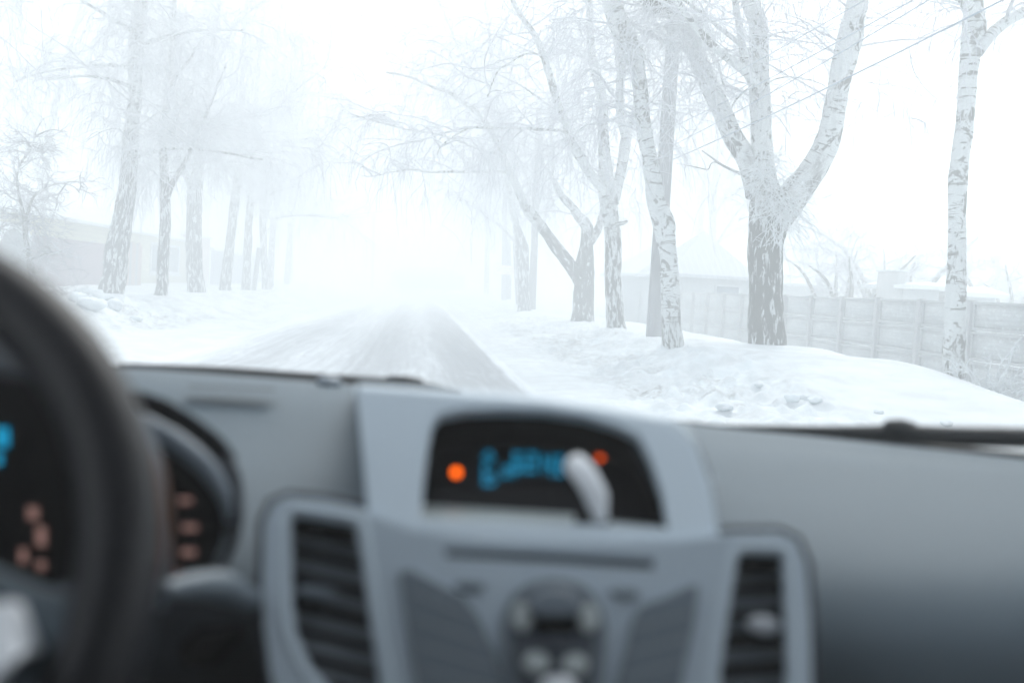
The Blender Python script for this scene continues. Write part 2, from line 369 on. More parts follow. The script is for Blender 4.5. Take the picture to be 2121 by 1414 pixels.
def birch(name, label, base, y, stems, bark, crown_args, group="birches along the road", cat="tree", twig="twig", extra=None, tall=None):
    """stems: list of (points, depth drift, rough). first stem is the trunk"""
    b0 = at_y(base[0], base[1], y); root = empty(name, (b0[0], b0[1], ht(b0[0], b0[1])-.05), label, cat, group)
    parts = []; limbs = []; o = 0; Vs, Fs, Bs, Hs = [], [], [], []
    for si, st in enumerate(stems):
        pts, dy = st[0], st[1]; off = st[2] if len(st) > 2 else 0.
        P, r = px_path(pts, y+off, dy)
        if si == 0:
            P = np.vstack([P[0]+np.array([0, 0, -.5]), P]); r = np.concatenate([[r[0]*1.12], r])
        n = max(16, int(sum(np.linalg.norm(np.diff(P, axis=0), axis=1))/.09)); n = min(n, 150)
        Q = catmull(np.column_stack([P, r]), n); Pq, rq = Q[:, :3], np.maximum(Q[:, 3], .003)
        big = rq.max() > .06
        V, F, B = tube(Pq, rq, 24 if big else 7, .22 if big else .1, seed=si*3+int(base[0]))
        B = B+np.array([si*3.7, base[0]*.013, 0])
        Vs.append(V); Fs.append(F+o); Bs.append(B); o += len(V)
        h = np.repeat(Pq[:, 2]-root.location[2], len(V)//len(Pq)); h = h+0
        Hs.append(np.stack([h, h*0, h*0], -1))
        limbs.append(Pq)
    t = mesh("trunk", np.vstack(Vs), np.vstack(Fs), bark, None, attrs={"bark": np.vstack(Bs), "hgt": np.vstack(Hs)})
    put(t, root)
    sel = crown_args.pop("limbs", None); use = [limbs[i] for i in sel] if sel else limbs
    z0 = crown_args.pop("zmin", None)
    if z0 is not None: use = [p[p[:, 2] > root.location[2]+z0] for p in use]; use = [p for p in use if len(p) > 3]
    if extra: use = use+extra
    V, F = crown(use, **crown_args)
    put(mesh("crown", V, F, M[twig], None), root)
    return root
# ---- right-hand row
birch("birch_tree", "slender white birch with black scars standing at the fence beside the frosted bush", (1975, 785), 16.4,
  [([(1974, 790, 44), (1976, 730, 42), (1979, 640, 39), (1981, 540, 37), (1982, 450, 35), (1984, 380, 36), (1988, 330, 32), (1995, 280, 33), (2001, 225, 34), (2007, 148, 35), (2013, 100, 38), (2018, 66, 42), (2017, 20, 36), (2016, -60, 32), (2010, -200, 26), (1998, -380, 18)], .6),
   ([(2026, 108, 22), (2044, 82, 24), (2062, 62, 22), (2092, 40, 20), (2125, 24, 18), (2190, -10, 15), (2280, -90, 10)], .8, .2),
   ([(2010, 25, 26), (1998, 0, 24), (1980, -40, 20), (1950, -120, 14)], -.6, .2)],
  M["bark_white"], dict(n2_=26, n3=240, n4=1500, zmin=5.2, l2=(.8, 2.2), l4=(.4, 1.3)))
birch("birch_tree", "massive old birch forking into thick limbs above a dark rugged trunk", (1590, 735), 21.0,
  [([(1590, 738, 80), (1589, 700, 76), (1587, 648, 71), (1586, 598, 70), (1586, 540, 71), (1587, 500, 75), (1591, 460, 84), (1592, 425, 84), (1586, 395, 66), (1583, 363, 50), (1578, 297, 40), (1577, 231, 41), (1573, 165, 40), (1572, 99, 39), (1570, 50, 36), (1556, 12, 34), (1543, -40, 30), (1535, -150, 26), (1530, -320, 18)], .3),
   ([(1612, 450, 62), (1636, 415, 62), (1664, 378, 58), (1690, 340, 52), (1711, 299, 48), (1724, 250, 45), (1731, 210, 44), (1740, 165, 45), (1752, 115, 48), (1763, 70, 48), (1771, 30, 40), (1777, 0, 40), (1786, -80, 36), (1800, -220, 28), (1806, -380, 18)], -1.2),
   ([(1568, 405, 46), (1560, 370, 44), (1546, 330, 42), (1517, 282, 40), (1503, 250, 38), (1488, 215, 38), (1473, 185, 37), (1461, 158, 38), (1446, 120, 35), (1428, 76, 30), (1406, 42, 28), (1385, 8, 26), (1362, -50, 22), (1330, -160, 16)], 1.4),
   ([(1556, 168, 18), (1545, 145, 18), (1538, 100, 16), (1530, 50, 14), (1522, 0, 13), (1515, -80, 11), (1505, -200, 8)], -.4, -.1),
   ([(1574, 185, 22), (1553, 158, 19), (1530, 137, 18), (1502, 116, 17), (1478, 96, 16), (1447, 62, 15), (1414, 22, 13), (1385, -30, 11), (1340, -120, 8)], -1.6, -.1),
   ([(1452, 132, 12), (1440, 115, 11), (1420, 102, 10), (1398, 94, 9), (1371, 84, 9), (1340, 68, 9), (1315, 52, 9), (1288, 33, 8), (1266, 14, 7), (1245, -6, 6), (1200, -50, 5)], -.8, .8),
   ([(1545, 105, 10), (1525, 86, 9), (1505, 70, 9), (1485, 54, 8), (1458, 30, 7), (1432, 12, 6), (1400, -15, 5)], -.8, -.2),
   ([(1552, 370, 8), (1543, 364, 7), (1520, 354, 6), (1497, 343, 5), (1475, 327, 4), (1454, 312, 3)], -.5),
   ([(1497, 343, 3), (1482, 336, 3), (1472, 340, 2.5), (1466, 351, 2.5), (1440, 346, 2), (1400, 338, 1.5)], -.3, -.2),
   ([(1580, 195, 4), (1592, 172, 4), (1615, 162, 3.5), (1640, 160, 3), (1662, 163, 3), (1690, 170, 2.5), (1712, 182, 2), (1722, 215, 1.5)], -1.0),
   ([(1560, 178, 5), (1548, 185, 4), (1535, 196, 4), (1522, 210, 4), (1512, 232, 3)], -.4, -.3),
   ([(1500, 180, 5), (1494, 160, 4), (1490, 132, 3)], 0, .2)],
  M["bark_dark"], dict(n2_=150, n3=1700, n4=8500, limbs=[0, 1, 2, 3, 4, 5, 6], l2=(.8, 2.6), l4=(.4, 1.5), thick=.8, zmin=3.3))
birch("birch_tree", "leaning pale birch in front of the near grey concrete pole", (1392, 728), 20.4,
  [([(1394, 730, 48), (1391, 695, 44), (1389, 660, 42), (1388, 600, 40), (1386, 560, 36), (1384, 530, 36), (1378, 495, 40), (1375, 465, 44), (1366, 440, 40), (1357, 416, 37), (1354, 390, 38), (1351, 355, 34), (1344, 320, 32), (1336, 280, 31), (1331, 245, 30), (1328, 205, 30), (1324, 165, 31), (1318, 130, 34), (1304, 95, 40), (1287, 60, 42), (1272, 20, 40), (1261, -30, 36), (1250, -120, 30), (1240, -280, 20)], .8),
   ([(1322, 140, 22), (1326, 120, 24), (1327, 108, 16), (1326, 102, 6)], -.1, .3),
   ([(1302, 105, 20), (1290, 130, 16), (1284, 160, 15), (1283, 200, 14), (1284, 235, 14)], .2, .5),
   ([(1360, 420, 8), (1345, 395, 6), (1335, 360, 5), (1330, 320, 3)], -.4)],
  M["bark_white"], dict(n2_=80, n3=800, n4=5200, zmin=3.0, l2=(.8, 2.2), l4=(.5, 1.6), thick=.8))
birch("birch_tree", "three stemmed birch with a stub on its trunk, left of the near pole", (1275, 692), 29.2,
  [([(1276, 694, 46), (1274, 660, 40), (1272, 620, 37), (1270, 565, 35), (1270, 520, 34), (1268, 470, 35), (1262, 435, 35), (1259, 405, 36), (1256, 375, 33), (1254, 350, 28), (1250, 300, 23), (1248, 231, 23), (1243, 185, 21), (1232, 145, 20), (1226, 110, 18), (1222, 66, 15), (1221, 0, 14), (1216, -80, 12), (1210, -200, 9)], .4),
   ([(1270, 420, 24), (1279, 385, 22), (1289, 340, 22), (1296, 290, 22), (1303, 262, 20), (1313, 240, 16), (1318, 210, 13)], .5),
   ([(1296, 290, 16), (1288, 255, 15), (1286, 215, 15), (1284, 170, 14), (1282, 130, 14), (1277, 90, 13), (1268, 30, 12), (1260, -60, 10)], .4, .1),
   ([(1256, 400, 24), (1242, 385, 22), (1222, 360, 21), (1204, 328, 20), (1188, 303, 18), (1178, 280, 17), (1171, 257, 16), (1154, 211, 16), (1141, 165, 15), (1125, 115, 14), (1108, 73, 12), (1080, 35, 10), (1050, -20, 8)], -1.8),
   ([(1268, 470, 14), (1280, 464, 12), (1290, 462, 9), (1299, 458, 6)], -.2, -.2),
   ([(1176, 276, 7), (1165, 272, 6), (1140, 269, 6), (1110, 268, 6), (1080, 266, 6), (1040, 266, 5), (1000, 265, 5), (973, 266, 4), (940, 282, 4), (912, 305, 3), (905, 322, 2.5)], -2.5, -.7),
   ([(1141, 165, 6), (1120, 118, 5), (1090, 112, 4), (1060, 128, 4), (1030, 150, 3), (1010, 200, 3)], -1.5, -1.2)],
  M["bark"], dict(n2_=120, n3=1400, n4=10000, zmin=3.2, l2=(1., 3.4), l4=(.5, 2.0), side=(-.5, 0, 0)))
birch("birch_tree", "low forked dark tree with a long limb over the road", (1208, 672), 36.8,
  [([(1206, 674, 54), (1207, 655, 46), (1209, 630, 41), (1210, 585, 40), (1211, 556, 42), (1213, 530, 36), (1216, 505, 28), (1217, 476, 27), (1210, 460, 24), (1198, 448, 21), (1190, 435, 18), (1180, 424, 17), (1168, 411, 15), (1158, 400, 14), (1150, 380, 12), (1142, 368, 11), (1133, 352, 9), (1124, 338, 8), (1115, 300, 6)], .4),
   ([(1203, 578, 34), (1190, 562, 28), (1170, 535, 27), (1151, 512, 26), (1136, 490, 24), (1124, 473, 24), (1110, 455, 22), (1098, 441, 22), (1086, 424, 19), (1075, 398, 17), (1064, 374, 16), (1053, 350, 15), (1039, 317, 12), (1013, 264, 11), (990, 236, 10), (963, 214, 9), (930, 191, 8), (895, 180, 6), (850, 160, 5), (800, 150, 4)], -3.),
   ([(1217, 505, 22), (1228, 492, 20), (1238, 476, 18), (1246, 452, 16), (1252, 425, 13), (1262, 380, 10), (1268, 330, 8)], 1.2),
   ([(1142, 368, 7), (1146, 345, 7), (1145, 320, 7), (1142, 290, 6), (1138, 250, 5), (1136, 200, 4)], .8, .4),
   ([(1062, 360, 7), (1040, 356, 6), (1000, 356, 6), (960, 356, 5.5), (920, 356, 5), (885, 356, 5), (850, 352, 4), (810, 357, 3), (775, 365, 2.5), (750, 365, 2)], -3, -1.2),
   ([(1040, 320, 6), (1000, 312, 5), (950, 292, 5), (900, 277, 4), (840, 268, 4), (780, 252, 3), (720, 235, 2.5)], -2.5, -1.6)],
  M["bark_dark"], dict(n2_=115, n3=1400, n4=11000, zmin=3.0, l2=(1.2, 3.6), l4=(.6, 2.2), side=(-.5, 0, 0)))
birch("birch_tree", "swollen trunked birch overlapping the far grey pole", (1085, 640), 52.0,
  [([(1086, 642, 28), (1086, 620, 26), (1085, 590, 25), (1083, 555, 26), (1082, 530, 27), (1081, 512, 27), (1077, 492, 20), (1074, 480, 17), (1068, 462, 15), (1063, 440, 14), (1058, 416, 13), (1052, 380, 12), (1048, 340, 11), (1040, 280, 10), (1030, 200, 9), (1018, 110, 8), (1005, 0, 7), (990, -120, 5)], .5),
   ([(1045, 300, 8), (1020, 250, 7), (990, 180, 6), (950, 100, 5), (920, 30, 5), (890, -40, 4)], -1.5, .3)],
  M["bark_far"], dict(n2_=160, n3=1700, n4=11000, zmin=3.5, l2=(1.5, 4.5), l4=(.8, 2.8), side=(-.3, 0, 0), thick=1.3))
M["hoar"] = mat("hoar_frost", (.80, .83, .85), .8, .2)
fork = [o for o in bpy.data.objects if o.get("label", "").startswith("massive old birch")][0]
def shoots(cx_, cy_, sx_, sy_, n, L, y=20.5, root=None):
    C0 = np.array([at_y(cx_+random.gauss(0, sx_), cy_+random.gauss(0, sy_), y+random.uniform(-.25, .1)) for _ in range(n)])
    a = rng.uniform(0, 6.28, n); D = np.stack([np.cos(a), -np.abs(np.sin(a))*.6, rng.normal(-.4, .8, n)], -1)
    B1 = grow(C0, D, rng.uniform(L*.4, L, n), 8, .12, .22); p, d = pick(B1, n*4, .1); B2 = grow(p, d+rng.normal(size=(n*4, 3))*.7, rng.uniform(.06, .25, n*4)*L, 6, .1, .2)
    mesh_name = "frosted_shoots"
    put(mesh(mesh_name, *join([tubes3(B1, np.full((n, 8), .006)), tubes3(B2, np.full((n*4, 6), .0045))]), M["hoar"], None), root)
shoots(1612, 430, 20, 34, 130, .9, 20.35, fork); shoots(1583, 350, 12, 22, 70, .7, 20.5, fork); shoots(1430, 70, 24, 24, 130, .8, 21.3, fork)
# ---- left-hand row
birch("birch_tree", "thick leaning birch nearest the mauve gate, second trunk from the left edge", (232, 612), 35.2,
  [([(228, 616, 54), (232, 595, 50), (238, 565, 47), (241, 530, 48), (245, 505, 46), (252, 465, 40), (259, 420, 37), (264, 390, 35), (267, 340, 31), (270, 290, 30), (275, 240, 27), (281, 190, 26), (281, 130, 29), (284, 66, 29), (292, 10, 26), (298, -80, 22), (306, -220, 16), (312, -380, 10)], .5),
   ([(272, 62, 10), (262, 58, 9), (245, 47, 8), (228, 38, 8), (205, 22, 7), (180, 8, 6), (150, -8, 5), (90, -20, 4)], -1.5),
   ([(292, 95, 9), (318, 85, 8), (340, 78, 7), (370, 70, 6), (400, 64, 6), (440, 62, 5), (502, 63, 4)], -1.2),
   ([(272, 330, 7), (300, 320, 6), (330, 312, 6), (365, 308, 6), (400, 309, 6), (430, 312, 5), (470, 317, 5), (510, 325, 5), (544, 331, 4)], -1., -.4),
   ([(268, 140, 8), (220, 135, 7), (160, 140, 5), (90, 150, 4), (30, 170, 3)], 1.),
   ([(272, 180, 8), (230, 165, 6), (170, 158, 5), (100, 165, 4)], -2.)],
  M["bark_far"], dict(n2_=149, n3=2080, n4=19500, zmin=2.7, l2=(1.2, 3.8), l4=(.5, 2.0), thick=1.2, side=(0, 0, 0)))
birch("birch_tree", "slim birch in front of the house window with a dark limb rising to the right", (335, 616), 35.4,
  [([(332, 620, 30), (335, 600, 25), (337, 570, 24), (338, 535, 23), (341, 500, 22), (342, 460, 22), (341, 400, 20), (340, 355, 17), (338, 300, 15), (342, 240, 13), (350, 170, 12), (356, 90, 10), (362, 0, 9), (368, -120, 6)], .3),
   ([(345, 410, 13), (356, 382, 12), (368, 362, 11), (380, 343, 11), (394, 315, 10), (406, 290, 9), (418, 262, 7), (430, 230, 6), (446, 190, 5), (470, 130, 4)], -.8),
   ([(352, 180, 7), (372, 150, 6), (395, 120, 5), (420, 80, 4)], -.6)],
  M["bark_far"], dict(n2_=97, n3=1300, n4=11250, zmin=2.6, l2=(.9, 2.8), l4=(.5, 1.8), thick=1.15))
birch("birch_tree", "straight stout birch by the corner of the cream house, splitting in two higher up", (405, 606), 45.5,
  [([(406, 609, 38), (405, 585, 34), (403, 545, 31), (402, 500, 31), (402, 450, 31), (403, 405, 29), (408, 370, 26), (412, 335, 18), (415, 300, 14), (417, 270, 14), (425, 231, 14), (432, 165, 14), (441, 115, 13), (448, 55, 12), (454, 0, 10), (462, -120, 7)], .5),
   ([(398, 388, 16), (386, 365, 14), (374, 345, 12), (368, 318, 11), (364, 290, 10), (364, 230, 9), (364, 160, 8), (362, 80, 7), (358, 0, 5)], .6),
   ([(434, 170, 6), (460, 110, 6), (490, 50, 5), (530, 15, 5), (560, -10, 4)], -1.),
   ([(416, 290, 7), (440, 265, 6), (475, 250, 6), (510, 243, 5), (560, 236, 4), (610, 190, 3), (680, 135, 3)], -2.)],
  M["bark_far"], dict(n2_=123, n3=1560, n4=13500, zmin=3., l2=(1.4, 4.2), l4=(.6, 2.4), thick=1.35))
birch("birch_tree", "birch leaning right in front of the pale lilac fence", (470, 600), 54.,
  [([(466, 603, 27), (468, 580, 23), (472, 545, 21), (476, 510, 19), (481, 465, 18), (486, 420, 18), (490, 385, 17), (494, 350, 14), (498, 290, 12), (500, 220, 11), (504, 130, 10), (510, 20, 8), (515, -100, 5)], .5),
   ([(498, 330, 6), (530, 300, 6), (570, 290, 5), (620, 296, 4), (680, 290, 3)], -1.5)],
  M["bark_far"], dict(n2_=78, n3=975, n4=7500, zmin=3.5, l2=(1.5, 4.4), l4=(.6, 2.4), thick=1.4))
birch("birch_tree", "thin upright birch just right of the leaning one, beside the slanted post", (509, 602), 57.,
  [([(509, 606, 20), (510, 585, 18), (512, 545, 17), (514, 500, 16), (516, 450, 15), (519, 400, 13), (522, 330, 11), (526, 250, 10), (535, 150, 8), (545, 40, 6)], .5),
   ([(520, 425, 5), (545, 408, 5), (580, 395, 4), (620, 385, 3)], -1.5)],
  M["bark_far"], dict(n2_=78, n3=910, n4=6750, zmin=3.5, l2=(1.5, 4.4), l4=(.6, 2.4), thick=1.4))
birch("birch_tree", "last clear birch of the left row, just right of the slanted post", (550, 602), 64.,
  [([(552, 604, 19), (550, 575, 16), (547, 530, 14), (545, 490, 14), (544, 450, 13), (548, 400, 11), (553, 330, 10), (560, 240, 9), (572, 120, 8), (585, 0, 6)], .5),
   ([(547, 465, 8), (556, 440, 7), (562, 410, 6), (570, 370, 6), (585, 300, 5)], -.5),
   ([(560, 455, 4), (600, 448, 4), (640, 447, 3), (690, 452, 2)], -2)],
  M["bark_far"], dict(n2_=97, n3=1105, n4=8250, zmin=3.5, l2=(1.8, 5.2), l4=(.8, 3.), thick=1.5))
birch("fruit_tree", "small dark branched fruit tree in front of the grey shed at the left edge", (72, 612), 31.0,
  [([(74, 625, 24), (70, 600, 20), (66, 565, 15), (60, 530, 11), (54, 500, 10), (52, 470, 9), (51, 455, 9)], .2),
   ([(51, 458, 8), (47, 440, 7), (42, 415, 6), (37, 390, 5), (35, 365, 4.5), (42, 340, 4), (55, 320, 4), (66, 300, 3), (72, 275, 2)], .3),
   ([(52, 455, 7), (58, 438, 6), (64, 420, 5), (72, 405, 4.5), (90, 392, 4), (120, 380, 3), (150, 385, 2), (165, 400, 2)], -.5),
   ([(50, 457, 5), (38, 450, 4.5), (22, 444, 4), (0, 442, 3.5), (-25, 446, 3)], .3),
   ([(50, 467, 4), (36, 463, 3), (18, 464, 2.5), (0, 472, 2)], -.4),
   ([(56, 460, 4), (66, 456, 3), (76, 464, 2.5), (84, 474, 2)], -.3),
   ([(66, 535, 5), (80, 532, 4), (95, 525, 3), (110, 528, 3), (128, 520, 2)], -.6)],
  M["bark_dark"], dict(n2_=156, n3=3120, n4=13500, l2=(.5, 1.3), l4=(.15, .6), l3=(.2, .7), hang=False, up=.2, droop=.08, thick=.75),
  group=None, twig="twig_dark")
# ---- trees fading out behind both rows
def fade_tree(x, y, lean, label, h=15, seed=0, dens=1., spread=1.):
    z = ht(x, y); root = empty("birch_tree", (x, y, z-.05), label, "tree", "birches fading into the fog")
    k = 26; s = np.linspace(0, 1, k); P = np.stack([lean*s**1.5*h*.25+.15*np.sin(s*7+seed), .2*np.cos(s*5+seed), s*h-.3], -1)
    V, F, B = tube(P, .21*(1-s)**.7+.02, 14, .15, seed); V = V+np.array([x, y, z])
    hgt = np.repeat(P[:, 2], 14)
    lim = [P+np.array([x, y, z])]; Vs, Fs, Bs, Hs, o = [V], [F], [B], [np.stack([hgt, hgt*0, hgt*0], -1)], len(V)
    for q in range(5):
        i = int(6+q*3.2); a = q*2.4+seed; n = 14; t = np.linspace(0, 1, n)[:, None]
        L = h*.32*(1-q*.1)*spread; Pq = P[i]+t*L*np.array([math.cos(a)*.75, math.sin(a)*.75, .75])+t*t*np.array([math.cos(a), math.sin(a), -.2])*L*.3
        Pq = Pq+np.array([x, y, z]); V2, F2, B2 = tube(Pq, .085*(1-t[:, 0])+.012, 7, .1, seed+q)
        Vs.append(V2); Fs.append(F2+o); Bs.append(B2); o += len(V2); hh = np.repeat(Pq[:, 2]-z, 7); Hs.append(np.stack([hh, hh*0, hh*0], -1)); lim.append(Pq)
    put(mesh("trunk", np.vstack(Vs), np.vstack(Fs), M["bark_far"], None, attrs={"bark": np.vstack(Bs), "hgt": np.vstack(Hs)}), root)
    lim[0] = lim[0][8:]
    V, F = crown(lim, int(120*dens), int(1300*dens), int(8000*dens), l2=(1.5*spread, 4.*spread), l4=(.8, 3.), thick=1.3)
    put(mesh("crown", V, F, M["twig"], None), root); return root
proto = [fade_tree(5.9, 66, -.5, "faint birch behind the warning sign, first beyond the far grey pole", 16, 3, 1., 1.15), fade_tree(-9.6, 74, .5, "faint birch fading out just beyond the last clear trunk of the left row", 16, 8, 1., 1.15)]
def copy_tree(o, loc, rz, sc, label):
    n = o.copy(); S.collection.objects.link(n); n.location = loc; n.rotation_euler = (0, 0, rz); n.scale = (sc,)*3; n["label"] = label
    for ch in list(o.children):
        c2 = ch.copy(); S.collection.objects.link(c2); c2.parent = n; c2.matrix_parent_inverse = ch.matrix_parent_inverse.copy()
    return n
for (x, y, rz, sc, p, lab) in [
    (6.3, 82, 1.3, 1.0, 0, "ghostly birch of the right row, second beyond the far grey pole"),
    (6.1, 99, 3.9, 1.05, 1, "ghostly birch of the right row, third and palest beyond the far pole"),
    (-10.2, 88, 2.1, 1.05, 0, "ghostly birch of the left row, second beyond the last clear trunk"),
    (-11.5, 104, 5.2, 1.1, 1, "ghostly birch of the left row, palest, where the road bends away"),
    (16.0, 63, 1.9, .95, 0, "blurred tall birch behind the concrete fence, left of the hip roofed house"),
    (20.0, 80, 4.4, 1.05, 1, "barely visible tall birch beyond the hip roofed house"),
    (-14.5, 27.5, 3.0, .95, 0, "frosted birch whose drooping twigs hang in at the upper left corner"),
    (-19.5, 60, .4, 1.15, 1, "blurred tall birch rising behind the cream house")]:
    copy_tree(proto[p], (x, y, ht(x, y)-.05), rz, sc, lab)
# apple trees in the garden behind the fence
def bush_tree(x, y, h, label, n=7, group=None, thick=1.2, name="garden_tree", cat="tree", mt="twig", seed=1):
    z = ht(x, y); root = empty(name, (x, y, z-.05), label, cat, group); lim, Vs, Fs, Bs, Hs, o = [], [], [], [], [], 0
    r = np.random.default_rng(seed)
    for q in range(n):
        a = q*6.283/n+r.uniform(-.4, .4); t = np.linspace(0, 1, 16)[:, None]; L = h*r.uniform(.75, 1.05)
        P = np.array([x, y, z-.2])+t*np.array([math.cos(a)*.42, math.sin(a)*.42, 1.])*L+np.sin(t*6+q)*.06*h*t+t*t*np.array([math.cos(a), math.sin(a), -.35])*L*.25
        V, F, B = tube(P, (.05*(1-t[:, 0])+.012)*h*.55, 7, .12, q); Vs.append(V); Fs.append(F+o); Bs.append(B); o += len(V); hh = np.repeat(P[:, 2]-z, 7); Hs.append(np.stack([hh, hh*0, hh*0], -1)); lim.append(P)
    put(mesh("trunk", np.vstack(Vs), np.vstack(Fs), M["bark_dark"], None, attrs={"bark": np.vstack(Bs), "hgt": np.vstack(Hs)}), root)
    V, F = crown(lim, 80, 1500, 9000, l2=(.4*h*.4, 1.2*h*.4), l4=(.2, .8), l3=(.2, .8), hang=False, up=.5, droop=.06, thick=thick)
    put(mesh("crown", V, F, M[mt], None), root); return root
q = at_y(1755, 600, 37); bush_tree(q[0], 37, 4.0, "wide bare apple tree behind the fence between the fork tree and the slender birch", seed=3)
q = at_y(1855, 600, 42); bush_tree(q[0], 42, 4.6, "upright bare garden tree left of the snowy shed roof", seed=5)
q = at_y(2100, 600, 40); bush_tree(q[0], 40, 3.8, "bare bushy tree behind the snowy shed roof at the right edge", seed=6)

# mistletoe-like clump in the fork tree at the top of the picture
q = at_y(1362, -6, 21.0); root = empty("twig_nest", (q[0], q[1], q[2]), "dark tangled nest of twigs hung in the limbs at the top edge", "nest")
n = 900; P0 = rng.normal(size=(n, 3))*np.array([.10, .10, .07])+q; D0 = rng.normal(size=(n, 3))
V, F = tubes3(grow(P0, D0, rng.uniform(.12, .34, n), 6, .05, .35), np.full((n, 6), .0045)); M["nest"] = mat("nest_twigs", (.035, .04, .04), .9, .1)
put(mesh("twig_ball", V, F, M["nest"], None), root)

# frosted bush poking out of the bank by the slender birch
bx, by = at_y(2060, 830, 15.4)[:2]; bz = ht(bx, by)
root = empty("frosted_bush", (bx, by, bz-.1), "small hoar frosted bush poking out of the snow bank before the fence", "bush")
n = 26; a = rng.uniform(0, 6.28, n); B1 = grow(np.tile([bx, by, bz-.15], (n, 1))+rng.normal(size=(n, 3))*[.12, .12, 0], np.stack([np.cos(a)*.9, np.sin(a)*.5, rng.uniform(.3, 1.6, n)], -1), rng.uniform(.45, 1.05, n), 12, .10, .16)
p, d = pick(B1, 320, .3); B2 = grow(p, d+rng.normal(size=(320, 3))*.7, rng.uniform(.06, .2, 320), 6, 0, .2)
p, d = pick(np.concatenate([B2]), 1500, .1); B3 = grow(p, d+rng.normal(size=(1500, 3))*.8, rng.uniform(.02, .05, 1500), 4, 0, .2)
M["hoar"] = mat("hoar_frost", (.80, .83, .85), .8, .2)
put(mesh("branches", *join([tubes3(B1, np.linspace(.013, .008, 12)[None]*np.ones((n, 1))), tubes3(B2, np.full((320, 6), .008)), tubes3(B3, np.full((1500, 4), .006))]), M["hoar"], None), root)

# plough chunks
for (px_, py_, yy, s, lab) in [(178, 612, 31, .26, "largest rounded snow chunk topping the left verge heap"), (203, 616, 31.5, .20, "snow chunk leaning on the heap's largest one, near the thick left birch"), (190, 636, 29.3, .24, "smooth snow boulder lying low on the front of the left heap"),
                        (237, 638, 29.6, .17, "small round snow boulder right of the smooth one on the left heap"), (160, 622, 30.5, .17, "left end snow chunk of the verge heap"), (221, 622, 30.8, .16, "right end snow chunk of the verge heap"), (283, 664, 23.5, .11, "grey ice lump alone on the left berm slope"),
                        (1571, 806, 14.6, .055, "grey ice lump alone in the smooth right bank"), (1640, 833, 13.4, .075, "dirty clod in the middle of the right bank clods"), (1690, 832, 13.2, .085, "largest dirty clod on the right bank, right of the middle one"), (1665, 826, 13.9, .06, "upper dirty clod on the right bank"),
                        (1820, 856, 12.4, .055, "dirty clod just above the right wiper's clip"), (1960, 880, 11.8, .08, "dirty clod just above the right wiper arm, rightmost"), (1500, 850, 12.6, .08, "snow clod at the lower end of the right berm")]:
    # stand it on the terrain along the line of sight
    d = ray(px_, py_); t = np.linspace(8, 60, 1500); PP = CAM+d*t[:, None]; hh = terrain(PP[:, 0], PP[:, 1]); i = int(np.argmax(PP[:, 2] < hh))
    if i > 0: x_, y_ = PP[i, 0], PP[i, 1]
    else: x_, y_ = at_y(px_, py_, yy)[:2]
    o = lump_mesh("snow_chunk" if s > .1 else "snow_clod", x_, y_, s, .75, M["snow"]); tag(o, lab, "snow chunk", "ploughed snow chunks")

# ---- concrete panel fence
FX = 9.3
froot = empty("concrete_fence", (FX, 30, 0), "long pale concrete panel fence with posts behind the snow bank", "fence")
M["panel"] = mottled("cast_concrete", (.56, .57, .58), (.62, .63, .64), 6, .9, .0)
m = M["panel"]; b = m.node_tree.nodes["Principled BSDF"]; tcn = nd(m, "ShaderNodeTexCoord")
sp = nd(m, "ShaderNodeSeparateXYZ"); lk(m, tcn.outputs["Object"], sp.inputs[0]); cb = nd(m, "ShaderNodeCombineXYZ"); lk(m, sp.outputs[1], cb.inputs[0]); lk(m, sp.outputs[2], cb.inputs[1])
br = nd(m, "ShaderNodeTexBrick", Scale=1.0); br.inputs["Brick Width"].default_value = .11; br.inputs["Row Height"].default_value = .07; br.inputs["Mortar Size"].default_value = .018; br.inputs["Mortar Smooth"].default_value = .6; lk(m, cb.outputs[0], br.inputs["Vector"])
bp = nd(m, "ShaderNodeBump", Strength=.5, Distance=.008); inv = nd(m, "ShaderNodeMath", operation='SUBTRACT'); inv.inputs[0].default_value = 1; lk(m, br.outputs["Fac"], inv.inputs[1]); lk(m, inv.outputs[0], bp.inputs["Height"]); lk(m, bp.outputs[0], b.inputs["Normal"])
mxc = nd(m, "ShaderNodeMix", data_type='RGBA'); nz = nd(m, "ShaderNodeTexNoise", Scale=9, Detail=4); lk(m, cb.outputs[0], nz.inputs["Vector"])
r2 = nd(m, "ShaderNodeMapRange"); r2.inputs["From Min"].default_value = .5; r2.inputs["From Max"].default_value = .62; lk(m, nz.outputs["Fac"], r2.inputs["Value"])
mm = nd(m, "ShaderNodeMath", operation='MULTIPLY'); lk(m, inv.outputs[0], mm.inputs[0]); lk(m, r2.outputs[0], mm.inputs[1])
lk(m, mm.outputs[0], mxc.inputs["Factor"]); mxc.inputs[6].default_value = (.58, .60, .61, 1); mxc.inputs[7].default_value = (.74, .77, .78, 1); lk(m, mxc.outputs[2], b.inputs["Base Color"])
def box_vf(c_, s_):
    x, y, z = c_; a, b_, h = s_[0]/2, s_[1]/2, s_[2]/2
    V = np.array([[x+i*a, y+j*b_, z+k*h] for k in (-1, 1) for j in (-1, 1) for i in (-1, 1)])
    return V, np.array([[0, 2, 3, 1], [4, 5, 7, 6], [0, 1, 5, 4], [2, 6, 7, 3], [0, 4, 6, 2], [1, 3, 7, 5]])
def boxes(lst): return join([box_vf(c_, s_) for c_, s_ in lst])
def solid(name, lst, mt, root=None, bevel=.0, rot=None):
    V, F = boxes(lst); o = mesh(name, V, F, mt, None, smooth=False)
    if bevel:
        md = o.modifiers.new("b", 'BEVEL'); md.width = bevel; md.segments = 2; md.limit_method = 'ANGLE'
    if root is not None: put(o, root)
    return o
top = 1.57; step = 1.945; base_y = 18.45
